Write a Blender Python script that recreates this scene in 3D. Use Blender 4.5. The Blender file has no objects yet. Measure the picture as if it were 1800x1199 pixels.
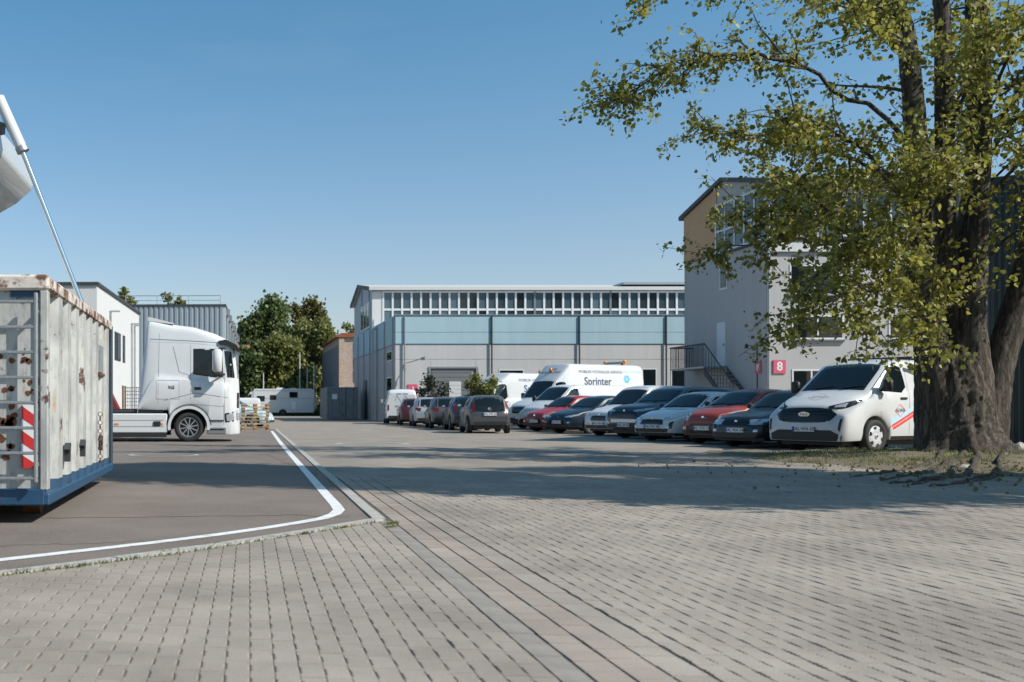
import bpy, bmesh, math, random
import numpy as np
from mathutils import Vector, Matrix
from mathutils.bvhtree import BVHTree

R = math.radians
random.seed(7); RNG = np.random.default_rng(7)
SC = bpy.context.scene
COL = SC.collection

# ------------------------------------------------------------------ camera, sky, sun, exposure
F_PX = 1850.0; U0, V0 = 400.0, 716.0; CAM_H = 1.0
cd = bpy.data.cameras.new('camera'); cam = bpy.data.objects.new('camera', cd); COL.objects.link(cam)
cam.location = (0, 0, CAM_H); cam.rotation_euler = (R(90), 0, 0)
cd.sensor_width = 36; cd.lens = 36*F_PX/1800
cd.shift_x = (900-U0)/1800; cd.shift_y = (V0-599.5)/1800
cd.clip_end = 2000; cd.clip_start = .05
cd.dof.use_dof = True; cd.dof.focus_distance = 14.0; cd.dof.aperture_fstop = 3.2
SC.camera = cam

SUN_EL, SUN_AZ = R(41), R(29)            # azimuth: from +X towards -Y
SUNV = Vector((math.cos(SUN_AZ)*math.cos(SUN_EL), -math.sin(SUN_AZ)*math.cos(SUN_EL), math.sin(SUN_EL)))
w = bpy.data.worlds.new('World'); SC.world = w; w.use_nodes = True
nt = w.node_tree; bg = nt.nodes['Background']
sky = nt.nodes.new('ShaderNodeTexSky'); sky.sky_type = 'NISHITA'; sky.sun_disc = False
sky.sun_elevation = SUN_EL; sky.sun_rotation = math.atan2(SUNV.x, SUNV.y)
sky.air_density = 1.0; sky.dust_density = 1.3; sky.ozone_density = 2.2; sky.altitude = 0
tint = nt.nodes.new('ShaderNodeMix'); tint.data_type = 'RGBA'; tint.blend_type = 'MULTIPLY'; tint.inputs[0].default_value = 1.; 
gtc = nt.nodes.new('ShaderNodeTexCoord'); gsp = nt.nodes.new('ShaderNodeSeparateXYZ'); nt.links.new(gtc.outputs['Generated'], gsp.inputs[0])
gmr = nt.nodes.new('ShaderNodeMapRange'); gmr.interpolation_type = 'SMOOTHSTEP'; gmr.inputs[1].default_value = .0; gmr.inputs[2].default_value = .45; nt.links.new(gsp.outputs['Z'], gmr.inputs[0])
gmx = nt.nodes.new('ShaderNodeMix'); gmx.data_type = 'RGBA'; gmx.inputs[6].default_value = (1.16, 1.08, 1.08, 1); gmx.inputs[7].default_value = (.58, 1.04, 1.10, 1); nt.links.new(gmr.outputs[0], gmx.inputs[0]); nt.links.new(gmx.outputs[2], tint.inputs[7])
nt.links.new(sky.outputs[0], tint.inputs[6]); 
wtc = nt.nodes.new('ShaderNodeTexCoord'); wmp = nt.nodes.new('ShaderNodeMapping'); wmp.inputs['Scale'].default_value = (2.2, 2.2, 11); wmp.inputs['Rotation'].default_value = (R(14), R(-8), 0)
wn = nt.nodes.new('ShaderNodeTexNoise'); wn.inputs['Scale'].default_value = 1.7; wn.inputs['Detail'].default_value = 7; wn.inputs['Roughness'].default_value = .62
wr = nt.nodes.new('ShaderNodeMapRange'); wr.inputs[1].default_value = .52; wr.inputs[2].default_value = .82; wr.inputs[3].default_value = 0; wr.inputs[4].default_value = .06
wm = nt.nodes.new('ShaderNodeMix'); wm.data_type = 'RGBA'; wm.inputs[7].default_value = (5.2, 5.6, 6.0, 1)
nt.links.new(wtc.outputs['Generated'], wmp.inputs[0]); nt.links.new(wmp.outputs[0], wn.inputs['Vector']); nt.links.new(wn.outputs[0], wr.inputs[0]); nt.links.new(wr.outputs[0], wm.inputs[0])
nt.links.new(tint.outputs[2], wm.inputs[6]); nt.links.new(wm.outputs[2], bg.inputs[0]); bg.inputs[1].default_value = .104
sd = bpy.data.lights.new('sun', 'SUN'); so = bpy.data.objects.new('sun', sd); COL.objects.link(so)
sd.energy = 4.7; sd.angle = R(.55); sd.color = (1, .94, .85)
so.rotation_euler = (-SUNV).to_track_quat('-Z', 'Y').to_euler()
SC.view_settings.view_transform = 'Standard'; SC.view_settings.look = 'None'
SC.view_settings.exposure = 0.32; SC.view_settings.gamma = 1.0

def gp(u, v, z=0.0):                      # photo pixel -> point at height z
    Y = (CAM_H-z)*F_PX/(v-V0); return ((u-U0)/F_PX*Y, Y)

# ------------------------------------------------------------------ materials
MATS = {}
def M(name, col, rough=.55, metal=0., noise=None, bump=None, coat=0., spec=.5, col2=None, thr=None, trans=0.):
    """noise=(scale, amount) brightness variation; bump=(scale, strength); col2+thr=(scale, lo, hi) patches of a second colour"""
    m = bpy.data.materials.new(name); m.use_nodes = True; MATS[name] = m
    n = m.node_tree; P = n.nodes['Principled BSDF']; L = n.links.new
    P.inputs['Roughness'].default_value = rough; P.inputs['Metallic'].default_value = metal
    P.inputs['Specular IOR Level'].default_value = spec
    if coat: P.inputs['Coat Weight'].default_value = coat; P.inputs['Coat Roughness'].default_value = .04
    c = (*col, 1); P.inputs['Base Color'].default_value = c
    tc = n.nodes.new('ShaderNodeTexCoord'); out = None
    if noise:
        t = n.nodes.new('ShaderNodeTexNoise'); t.inputs['Scale'].default_value = noise[0]; t.inputs['Detail'].default_value = 6; t.inputs['Roughness'].default_value = .65
        L(tc.outputs['Object'], t.inputs['Vector'])
        mx = n.nodes.new('ShaderNodeMix'); mx.data_type = 'RGBA'
        mr = n.nodes.new('ShaderNodeMapRange'); mr.inputs[1].default_value = .25; mr.inputs[2].default_value = .75
        L(t.outputs[0], mr.inputs[0]); L(mr.outputs[0], mx.inputs[0])
        a = noise[1]; mx.inputs[6].default_value = (*[x*(1-a) for x in col], 1); mx.inputs[7].default_value = (*[min(1, x*(1+a)) for x in col], 1)
        out = mx.outputs[2]
    if col2:
        t = n.nodes.new('ShaderNodeTexNoise'); t.inputs['Scale'].default_value = thr[0]; t.inputs['Detail'].default_value = 8; t.inputs['Roughness'].default_value = .7
        L(tc.outputs['Object'], t.inputs['Vector'])
        mr = n.nodes.new('ShaderNodeMapRange'); mr.inputs[1].default_value = thr[1]; mr.inputs[2].default_value = thr[2]
        L(t.outputs[0], mr.inputs[0])
        mx = n.nodes.new('ShaderNodeMix'); mx.data_type = 'RGBA'; L(mr.outputs[0], mx.inputs[0])
        if out: L(out, mx.inputs[6])
        else: mx.inputs[6].default_value = c
        mx.inputs[7].default_value = (*col2, 1); out = mx.outputs[2]
    if out: L(out, P.inputs['Base Color'])
    if bump:
        t = n.nodes.new('ShaderNodeTexNoise'); t.inputs['Scale'].default_value = bump[0]; t.inputs['Detail'].default_value = 5
        L(tc.outputs['Object'], t.inputs['Vector'])
        b = n.nodes.new('ShaderNodeBump'); b.inputs['Strength'].default_value = bump[1]; b.inputs['Distance'].default_value = .02
        L(t.outputs[0], b.inputs['Height']); L(b.outputs[0], P.inputs['Normal'])
    if trans:
        tr = n.nodes.new('ShaderNodeBsdfTranslucent'); ms = n.nodes.new('ShaderNodeMixShader'); ms.inputs[0].default_value = trans
        if out: L(out, tr.inputs[0])
        else: tr.inputs[0].default_value = c
        L(P.outputs[0], ms.inputs[1]); L(tr.outputs[0], ms.inputs[2]); L(ms.outputs[0], n.nodes['Material Output'].inputs[0])
    return m

def leaf_mat(name, c1, c2, trans=.35):
    m = M(name, c1, .5, trans=trans); n = m.node_tree; L = n.links.new
    g = n.nodes.new('ShaderNodeNewGeometry'); mx = n.nodes.new('ShaderNodeMix'); mx.data_type = 'RGBA'
    L(g.outputs['Random Per Island'], mx.inputs[0]); mx.inputs[6].default_value = (*c1, 1); mx.inputs[7].default_value = (*c2, 1)
    L(mx.outputs[2], n.nodes['Principled BSDF'].inputs['Base Color'])
    for nd in n.nodes:
        if nd.type == 'BSDF_TRANSLUCENT': L(mx.outputs[2], nd.inputs[0])
    return m

def paver_mat(name, c1, c2, far=False, size=(.2, .1)):
    m = M(name, c1, .85, bump=(90, .25)); n = m.node_tree; L = n.links.new; P = n.nodes['Principled BSDF']
    tc = n.nodes.new('ShaderNodeTexCoord'); g = n.nodes.new('ShaderNodeNewGeometry'); oi = n.nodes.new('ShaderNodeObjectInfo')
    mx = n.nodes.new('ShaderNodeMix'); mx.data_type = 'RGBA'
    mx.inputs[6].default_value = (*c1, 1); mx.inputs[7].default_value = (*c2, 1)
    ad = n.nodes.new('ShaderNodeMath'); ad.operation = 'ADD'; fr = n.nodes.new('ShaderNodeMath'); fr.operation = 'FRACT'
    L(g.outputs['Random Per Island'], ad.inputs[0]); L(oi.outputs['Random'], ad.inputs[1]); L(ad.outputs[0], fr.inputs[0])
    t = n.nodes.new('ShaderNodeTexNoise'); t.inputs['Scale'].default_value = .75; t.inputs['Detail'].default_value = 10; t.inputs['Roughness'].default_value = .62
    geo = n.nodes.new('ShaderNodeNewGeometry'); L(geo.outputs['Position'], t.inputs['Vector'])
    t2 = n.nodes.new('ShaderNodeTexNoise'); t2.inputs['Scale'].default_value = 160; t2.inputs['Detail'].default_value = 3; L(geo.outputs['Position'], t2.inputs['Vector'])
    m1 = n.nodes.new('ShaderNodeMath'); m1.operation = 'MULTIPLY'; m1.inputs[1].default_value = .0 if far else .2; L(fr.outputs[0], m1.inputs[0])
    m2 = n.nodes.new('ShaderNodeMath'); m2.operation = 'MULTIPLY_ADD'; m2.inputs[1].default_value = 2.0; m2.inputs[2].default_value = -.62 if not far else -.52; L(t.outputs[0], m2.inputs[0])
    m3 = n.nodes.new('ShaderNodeMath'); m3.operation = 'ADD'; L(m1.outputs[0], m3.inputs[0]); L(m2.outputs[0], m3.inputs[1])
    m4 = n.nodes.new('ShaderNodeMath'); m4.operation = 'MULTIPLY_ADD'; m4.inputs[1].default_value = .9; L(t2.outputs[0], m4.inputs[0]); 
    m5 = n.nodes.new('ShaderNodeMath'); m5.operation = 'SUBTRACT'; m5.inputs[1].default_value = .45; L(m3.outputs[0], m5.inputs[0]); L(m5.outputs[0], m4.inputs[2])
    m4.use_clamp = True
    L(m4.outputs[0], mx.inputs[0]); out = mx.outputs[2]
    if far:
        br = n.nodes.new('ShaderNodeTexBrick'); br.inputs['Scale'].default_value = 1; br.inputs['Brick Width'].default_value = size[0]; br.inputs['Row Height'].default_value = size[1]
        br.inputs['Mortar Size'].default_value = .006; br.inputs['Mortar Smooth'].default_value = .3
        L(geo.outputs['Position'], br.inputs['Vector']); L(out, br.inputs['Color1']); L(out, br.inputs['Color2']); br.inputs['Mortar'].default_value = (.10, .085, .065, 1)
        out = br.outputs[0]
    L(out, P.inputs['Base Color'])
    return m

WHITE = M('white_paint', (.60, .61, .62), .25, coat=.5, noise=(3, .03))
M('white_frame', (.62, .63, .64), .4); M('black_trim', (.018, .018, .02), .5); M('black_gloss', (.012, .013, .015), .12)
M('glass', (.006, .010, .012), .02, spec=.5); M('hall_glass', (.05, .085, .11), .06, noise=(.35, .6), spec=.5)
M('tyre', (.022, .022, .023), .8, noise=(30, .3)); M('alloy', (.55, .56, .58), .3, metal=.8); M('dark_rim', (.06, .06, .065), .4, metal=.5)
M('hubcap', (.62, .63, .66), .35, metal=.25); M('chrome', (.75, .76, .78), .12, metal=1.)
M('lamp_clear', (.55, .58, .6), .08, metal=.55); M('lamp_red', (.12, .010, .008), .2, coat=.5); M('amber', (.75, .26, .02), .25, coat=.4)
M('plate_white', (.72, .73, .74), .4); M('plate_blue', (.02, .09, .4), .4); M('ink', (.02, .02, .025), .5); M('ink_navy', (.02, .05, .12), .5)
M('ink_cyan', (.12, .45, .65), .5); M('ink_red', (.72, .06, .05), .4); M('ink_pink', (.75, .30, .30), .5); M('ink_pale', (.55, .36, .37), .4); M('ink_soft', (.25, .27, .30), .4); M('ink_sky', (.42, .66, .82), .5)
for nm, c in dict(paint_red=(.30, .022, .02), paint_orange=(.27, .034, .009), paint_darkblue=(.008, .018, .030), paint_black=(.007, .009, .012),
                  paint_grey=(.085, .085, .09), paint_slate=(.032, .055, .082), paint_silver=(.36, .38, .40), paint_anthracite=(.045, .05, .055),
                  paint_maroon=(.05, .008, .011), paint_iceblue=(.42, .56, .60)).items():
    M(nm, c, .38, metal=.35 if 'silver' in nm or 'grey' in nm or 'slate' in nm else 0., coat=.45)
M('asphalt', (.15, .122, .104), .9, noise=(55, .45), bump=(120, .5), col2=(.205, .172, .15), thr=(.55, .38, .72))
paver_mat('paver', (.188, .160, .134), (.37, .323, .275)); paver_mat('paver_red', (.195, .158, .132), (.37, .313, .267)); paver_mat('paver_far', (.193, .164, .137), (.355, .309, .263), True)
M('paver_smooth', (.24, .215, .19), .8, noise=(6, .25))
M('joint_soil', (.095, .078, .06), .95, noise=(40, .4), col2=(.06, .085, .03), thr=(2.5, .55, .7))
M('concrete', (.36, .345, .32), .85, noise=(12, .25), bump=(60, .3)); M('road_paint', (.66, .67, .67), .7, noise=(20, .15), col2=(.27, .245, .23), thr=(10, .54, .68))
M('worn_paint', (.46, .45, .43), .8, col2=(.30, .285, .265), thr=(9, .42, .6))
M('earth', (.15, .12, .085), .95, noise=(5, .4), bump=(30, .8), col2=(.09, .10, .04), thr=(1.2, .5, .7))
M('field', (.10, .11, .06), .95, noise=(.05, .3))
M('wall_grey', (.43, .425, .43), .8, noise=(.7, .06), bump=(40, .1)); M('wall_lightgrey', (.48, .47, .47), .8, noise=(.5, .09), bump=(40, .1))
M('wall_render', (.405, .40, .402), .85, noise=(.45, .07), bump=(50, .12), col2=(.36, .355, .35), thr=(.9, .55, .8)); M('wall_blue', (.335, .47, .53), .6, noise=(.5, .09)); M('wall_orange', (.52, .315, .175), .8, noise=(.8, .05)); M('wall_white', (.56, .56, .56), .75, noise=(.6, .04))
M('wall_base', (.16, .16, .17), .8, noise=(1, .1)); M('roof_dark', (.04, .042, .046), .6); M('roof_light', (.50, .50, .49), .6); M('cladding_grey', (.27, .31, .35), .45, metal=.2)
M('cladding_green', (.045, .062, .062), .5, metal=.1); M('shutter_grey', (.16, .17, .18), .5); M('galvanised', (.36, .37, .38), .45, metal=.7, noise=(20, .2))
M('sign_pink', (.62, .10, .17), .45); M('door_pale', (.55, .6, .64), .5); M('red_tile', (.27, .075, .04), .8, noise=(.8, .3))
M('wood', (.44, .32, .19), .8, noise=(8, .35)); M('wood_dark', (.22, .14, .08), .85, noise=(8, .3)); M('rust', (.12, .045, .02), .9, noise=(15, .5))
M('container_blue', (.013, .055, .115), .5, noise=(9, .25), col2=(.09, .04, .025), thr=(11, .60, .70)); M('stripe_red', (.55, .03, .03), .5)
M('container_dark', (.03, .05, .07), .5, noise=(6, .3)); M('container_grey', (.20, .22, .23), .6, noise=(2, .25), col2=(.10, .06, .045), thr=(3.5, .56, .68))
M('crate_red', (.22, .03, .03), .6); M('skin_dark', (.02, .02, .02), .6)
M('twig', (.10, .08, .055), .9)
def bark_mat():
    m = M('bark', (.07, .055, .042), .95); n = m.node_tree; L = n.links.new; P = n.nodes['Principled BSDF']
    tc = n.nodes.new('ShaderNodeTexCoord'); mp = n.nodes.new('ShaderNodeMapping'); mp.inputs['Scale'].default_value = (1, 1, .17); L(tc.outputs['Object'], mp.inputs[0])
    t = n.nodes.new('ShaderNodeTexNoise'); t.inputs['Scale'].default_value = 11; t.inputs['Detail'].default_value = 9; t.inputs['Roughness'].default_value = .7; t.inputs['Distortion'].default_value = .6; L(mp.outputs[0], t.inputs[0])
    vo = n.nodes.new('ShaderNodeTexVoronoi'); vo.feature = 'DISTANCE_TO_EDGE'; vo.inputs['Scale'].default_value = 13; 
    wd_ = n.nodes.new('ShaderNodeMix'); wd_.data_type = 'VECTOR'; wd_.inputs[0].default_value = .22; L(mp.outputs[0], wd_.inputs[4]); L(t.outputs[1], wd_.inputs[5]); L(wd_.outputs[1], vo.inputs['Vector'])
    mr = n.nodes.new('ShaderNodeMapRange'); mr.inputs[1].default_value = 0; mr.inputs[2].default_value = .10; mr.inputs[3].default_value = .45; L(vo.outputs['Distance'], mr.inputs[0])
    mu = n.nodes.new('ShaderNodeMath'); mu.operation = 'MULTIPLY'; L(t.outputs[0], mu.inputs[0]); L(mr.outputs[0], mu.inputs[1])
    rp = n.nodes.new('ShaderNodeValToRGB'); rp.color_ramp.elements[0].position = .05; rp.color_ramp.elements[0].color = (.03, .023, .018, 1); rp.color_ramp.elements[1].position = .68; rp.color_ramp.elements[1].color = (.15, .125, .10, 1); L(mu.outputs[0], rp.inputs[0]); L(rp.outputs[0], P.inputs['Base Color'])
    b = n.nodes.new('ShaderNodeBump'); b.inputs['Strength'].default_value = 1.; b.inputs['Distance'].default_value = .07; L(mu.outputs[0], b.inputs['Height']); L(b.outputs[0], P.inputs['Normal'])
bark_mat()
leaf_mat('leaf_near', (.125, .135, .025), (.42, .395, .085), .5); leaf_mat('leaf_far', (.06, .095, .03), (.16, .20, .065), .35)
leaf_mat('leaf_olive', (.115, .13, .035), (.25, .25, .075), .4); leaf_mat('leaf_brown', (.09, .09, .03), (.17, .158, .055), .3)
leaf_mat('leaf_dark', (.010, .013, .008), (.035, .04, .02), .1); leaf_mat('leaf_yellow', (.12, .13, .03), (.26, .25, .07), .25)
leaf_mat('grass_blade', (.07, .10, .02), (.22, .21, .07), .3)

def streaky(*names):
    for nm in names:
        n = MATS[nm].node_tree; tc = next(x for x in n.nodes if x.type == 'TEX_COORD'); mp = n.nodes.new('ShaderNodeMapping'); mp.inputs['Scale'].default_value = (3.5, 3.5, .35); n.links.new(tc.outputs['Object'], mp.inputs[0])
        for x in n.nodes:
            if x.type == 'TEX_NOISE' and x.inputs['Scale'].default_value < 5: n.links.new(mp.outputs[0], x.inputs['Vector'])
streaky('wall_lightgrey', 'wall_render', 'wall_blue', 'wall_white', 'wall_grey')
def glass_variation():  # random dark to pale pane tints, painted in place of uneven reflections
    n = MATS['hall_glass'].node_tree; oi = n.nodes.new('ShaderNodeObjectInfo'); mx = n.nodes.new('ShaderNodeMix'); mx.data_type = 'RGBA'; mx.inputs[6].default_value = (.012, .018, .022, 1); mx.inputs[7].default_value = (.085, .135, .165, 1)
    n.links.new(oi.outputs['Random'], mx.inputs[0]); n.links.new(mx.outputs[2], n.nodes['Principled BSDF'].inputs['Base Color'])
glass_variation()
def rust_white():
    m = M('rust_white', (.50, .49, .47), .5); n = m.node_tree; L = n.links.new; P = n.nodes['Principled BSDF']
    tc = n.nodes.new('ShaderNodeTexCoord'); mp = n.nodes.new('ShaderNodeMapping'); mp.inputs['Scale'].default_value = (3.2, 3.2, .8)
    L(tc.outputs['Object'], mp.inputs[0])
    def nz(scale, src, det=8, ro=.6):
        t = n.nodes.new('ShaderNodeTexNoise'); t.inputs['Scale'].default_value = scale; t.inputs['Detail'].default_value = det; t.inputs['Roughness'].default_value = ro; L(src, t.inputs[0]); return t.outputs[0]
    def rng(s, a, b):
        r = n.nodes.new('ShaderNodeMapRange'); r.inputs[1].default_value = a; r.inputs[2].default_value = b; L(s, r.inputs[0]); return r.outputs[0]
    def mix(f, a, b):
        x = n.nodes.new('ShaderNodeMix'); x.data_type = 'RGBA'; L(f, x.inputs[0])
        for i, q in ((6, a), (7, b)):
            if isinstance(q, tuple): x.inputs[i].default_value = (*q, 1)
            else: L(q, x.inputs[i])
        return x.outputs[2]
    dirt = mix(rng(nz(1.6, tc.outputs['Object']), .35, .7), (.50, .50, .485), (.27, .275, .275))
    grime_dapple = mix(rng(nz(5.5, mp.outputs[0], 9, .7), .50, .72), dirt, (.20, .20, .19)); streak = mix(rng(nz(4.2, mp.outputs[0]), .59, .72), grime_dapple, (.36, .20, .085))  # grime, darkened further to paint in dappled tree shade
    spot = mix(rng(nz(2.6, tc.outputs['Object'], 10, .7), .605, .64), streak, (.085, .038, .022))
    L(spot, P.inputs['Base Color']); return m
rust_white()
def rail_rust():
    m = M('rail_rust', (.56, .50, .45), .7, noise=(6, .2), col2=(.13, .055, .03), thr=(5.5, .47, .56)); return m
rail_rust()
def brick_mat(name, a, b, mort, w=.25, h=.083):
    m = M(name, a, .9); n = m.node_tree; L = n.links.new
    g = n.nodes.new('ShaderNodeTexCoord'); mp = n.nodes.new('ShaderNodeMapping'); mp.inputs['Rotation'].default_value = (R(90), 0, 0); L(g.outputs['Object'], mp.inputs[0])
    br = n.nodes.new('ShaderNodeTexBrick'); br.inputs['Scale'].default_value = 1; br.inputs['Brick Width'].default_value = w; br.inputs['Row Height'].default_value = h; br.inputs['Mortar Size'].default_value = .008
    br.inputs['Color1'].default_value = (*a, 1); br.inputs['Color2'].default_value = (*b, 1); br.inputs['Mortar'].default_value = (*mort, 1)
    L(mp.outputs[0], br.inputs['Vector']); L(br.outputs[0], n.nodes['Principled BSDF'].inputs['Base Color']); return m
brick_mat('brick', (.36, .23, .17), (.46, .36, .29), (.40, .37, .33))

# ------------------------------------------------------------------ mesh helpers
def fast_mesh(name, V, Fc, mats, smooth=False):
    me = bpy.data.meshes.new(name); V = np.asarray(V, np.float32); Fc = np.asarray(Fc, np.int32); k = Fc.shape[1]
    me.vertices.add(len(V)); me.vertices.foreach_set('co', V.ravel()); me.loops.add(Fc.size); me.loops.foreach_set('vertex_index', Fc.ravel())
    me.polygons.add(len(Fc)); me.polygons.foreach_set('loop_start', np.arange(0, Fc.size, k, dtype=np.int32)); me.polygons.foreach_set('loop_total', np.full(len(Fc), k, np.int32))
    me.update(calc_edges=True)
    if smooth: me.shade_smooth()
    for m in (mats if isinstance(mats, (list, tuple)) else [mats]): me.materials.append(MATS[m] if isinstance(m, str) else m)
    return me

def link(name, me, parent=None, **props):
    o = bpy.data.objects.new(name, me); COL.objects.link(o); o.parent = parent
    for k, v in props.items(): o[k] = v
    return o

def thing(name, label, cat, loc=(0, 0, 0), rz=0., group=None):
    o = bpy.data.objects.new(name, None); COL.objects.link(o); o.location = loc; o.rotation_euler = (0, 0, rz); o['label'] = label; o['category'] = cat
    o.empty_display_size = .2
    if group: o['group'] = group
    return o

class MB:
    def __init__(s): s.v = []; s.f = []
    def add(s, V, Fc):
        b = len(s.v); s.v += [tuple(p) for p in V]; s.f += [tuple(b+i for i in f) for f in Fc]; return s
    def box(s, x0, x1, y0, y1, z0, z1, ch=0.):
        if x0 > x1: x0, x1 = x1, x0
        if y0 > y1: y0, y1 = y1, y0
        if z0 > z1: z0, z1 = z1, z0
        ch = min(ch, .45*(x1-x0), .45*(y1-y0), .45*(z1-z0))
        if ch <= 0:
            return s.add([(x0, y0, z0), (x1, y0, z0), (x1, y1, z0), (x0, y1, z0), (x0, y0, z1), (x1, y0, z1), (x1, y1, z1), (x0, y1, z1)],
                         [(0, 3, 2, 1), (4, 5, 6, 7), (0, 1, 5, 4), (1, 2, 6, 5), (2, 3, 7, 6), (3, 0, 4, 7)])
        pts = []
        for x, dx in ((x0, ch), (x1, -ch)):
            for y, dy in ((y0, ch), (y1, -ch)):
                for z, dz in ((z0, ch), (z1, -ch)): pts += [(x, y+dy, z+dz), (x+dx, y, z+dz), (x+dx, y+dy, z)]
        bm = bmesh.new()
        for p in pts: bm.verts.new(p)
        bmesh.ops.convex_hull(bm, input=bm.verts[:]); bmesh.ops.dissolve_limit(bm, angle_limit=.01, verts=bm.verts[:], edges=bm.edges[:])
        bm.verts.index_update(); s.add([v.co[:] for v in bm.verts], [[v.index for v in f.verts] for f in bm.faces]); bm.free(); return s
    def cyl(s, p0, p1, r0, r1=None, n=12): return s.tube([p0, p1], [r0, r0 if r1 is None else r1], n)
    def tube(s, pts, rad, n=8, caps=True):
        pts = [Vector(p) for p in pts]; V = []; Fc = []; ref = None
        for i, p in enumerate(pts):
            d = (pts[min(i+1, len(pts)-1)]-pts[max(i-1, 0)]).normalized()
            if ref is None: ref = d.orthogonal().normalized()
            a = (ref-d*ref.dot(d)).normalized(); ref = a; b = d.cross(a)
            V += [p+(a*math.cos(2*math.pi*j/n)+b*math.sin(2*math.pi*j/n))*rad[i] for j in range(n)]
        for i in range(len(pts)-1):
            for j in range(n): Fc.append((i*n+j, i*n+(j+1) % n, (i+1)*n+(j+1) % n, (i+1)*n+j))
        if caps: Fc += [tuple(range(n))[::-1], tuple(range((len(pts)-1)*n, len(pts)*n))]
        return s.add(V, Fc)
    def lathe(s, prof, o, ax, n=24):          # prof [(r, h)]
        o = Vector(o); ax = Vector(ax).normalized(); a = ax.orthogonal().normalized(); b = ax.cross(a); V = []; Fc = []
        for r, h in prof: V += [o+ax*h+(a*math.cos(2*math.pi*j/n)+b*math.sin(2*math.pi*j/n))*max(r, 1e-4) for j in range(n)]
        for i in range(len(prof)-1):
            for j in range(n): Fc.append((i*n+j, i*n+(j+1) % n, (i+1)*n+(j+1) % n, (i+1)*n+j))
        return s.add(V, Fc)
    def prism(s, poly, ax, a0, a1):           # poly in the two other axes, in order
        n = len(poly); f = {'x': lambda p, a: (a, p[0], p[1]), 'y': lambda p, a: (p[0], a, p[1]), 'z': lambda p, a: (p[0], p[1], a)}[ax]
        V = [f(p, a0) for p in poly]+[f(p, a1) for p in poly]
        return s.add(V, [tuple(range(n))[::-1], tuple(range(n, 2*n))]+[(i, (i+1) % n, n+(i+1) % n, n+i) for i in range(n)])
    def mesh(s, name, mat, smooth=30, bev=0):
        me = bpy.data.meshes.new(name); me.from_pydata(s.v, [], s.f)
        bm = bmesh.new(); bm.from_mesh(me); bmesh.ops.recalc_face_normals(bm, faces=bm.faces[:]); bm.to_mesh(me); bm.free()
        me.materials.append(MATS[mat] if isinstance(mat, str) else mat)
        if smooth: me.shade_smooth(); me.set_sharp_from_angle(angle=R(smooth))
        return me
    def build(s, name, mat, parent=None, smooth=30, **props): return link(name, s.mesh(name, mat, smooth), parent, **props)
def box(name, mat, parent, x0, x1, y0, y1, z0, z1, ch=0., **props): return MB().box(x0, x1, y0, y1, z0, z1, ch).build(name, mat, parent, **props)

def text_mesh(txt, size, bold=0.):
    cu = bpy.data.curves.new('lettering', 'FONT'); cu.body = txt; cu.size = size; cu.align_x = 'CENTER'; cu.align_y = 'CENTER'; cu.offset = bold; cu.resolution_u = 3
    ob = bpy.data.objects.new('lettering', cu); COL.objects.link(ob)
    dg = bpy.context.evaluated_depsgraph_get(); dg.update(); me = bpy.data.meshes.new_from_object(ob.evaluated_get(dg))
    V = [v.co.copy() for v in me.vertices]; Fc = [tuple(p.vertices) for p in me.polygons]
    bpy.data.objects.remove(ob); bpy.data.curves.remove(cu); bpy.data.meshes.remove(me); return V, Fc
def flat_text(txt, size, mat, parent, origin, right, up, bold=0., name='lettering'):
    V, Fc = text_mesh(txt, size, bold); o = Vector(origin); r = Vector(right).normalized(); u = Vector(up).normalized()
    return MB().add([o+r*v.x+u*v.y for v in V], Fc).build(name, mat, parent, smooth=0)

# ------------------------------------------------------------------ ground
def sheet(name, mat, pts, z, parent=None, **props):
    me = bpy.data.meshes.new(name); me.from_pydata([(x, y, z) for x, y in pts], [], [tuple(range(len(pts)))]); me.materials.append(MATS[mat])
    bm = bmesh.new(); bm.from_mesh(me); bmesh.ops.recalc_face_normals(bm, faces=bm.faces[:])
    for f in bm.faces:
        if f.normal.z < 0: f.normal_flip()
    bm.to_mesh(me); bm.free(); return link(name, me, parent, **props)
S = .02
def bx(x0, Y): return x0+S*(Y-4.55)
sheet('ground', 'field', [(-900, -300), (900, -300), (900, 1400), (-900, 1400)], -.09, kind='structure')
YF = 15.0
pave = sheet('pavement', 'paver_far', [(-60, YF), (60, YF), (70, 135), (-60, 135)], -.004, kind='structure')
sheet('paver_bed', 'joint_soil', [(-12, .5), (24, .5), (24, YF+.02), (-12, YF+.02)], -.0062, pave)
KN = [(-6.0, 1.75), (-1.35, 6.23), (-.275, 7.27), (.465, 8.15), (1.05, 8.86), (1.38, 9.30)]       # near kerb, outer edge
def kerb_x(Y): return 1.40+.022*(Y-9.44)
def kn_y(x): return float(np.interp(x, [p[0] for p in KN], [p[1] for p in KN]))
asph = [(-60, -40), (-30, -21.2)]+[(x-.07, y+.08) for x, y in KN[:-1]]+[(1.27, 9.38), (kerb_x(48)-.12, 48), (-60, 48)]
sheet('asphalt_lot', 'asphalt', asph, .004, kind='structure')

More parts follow.
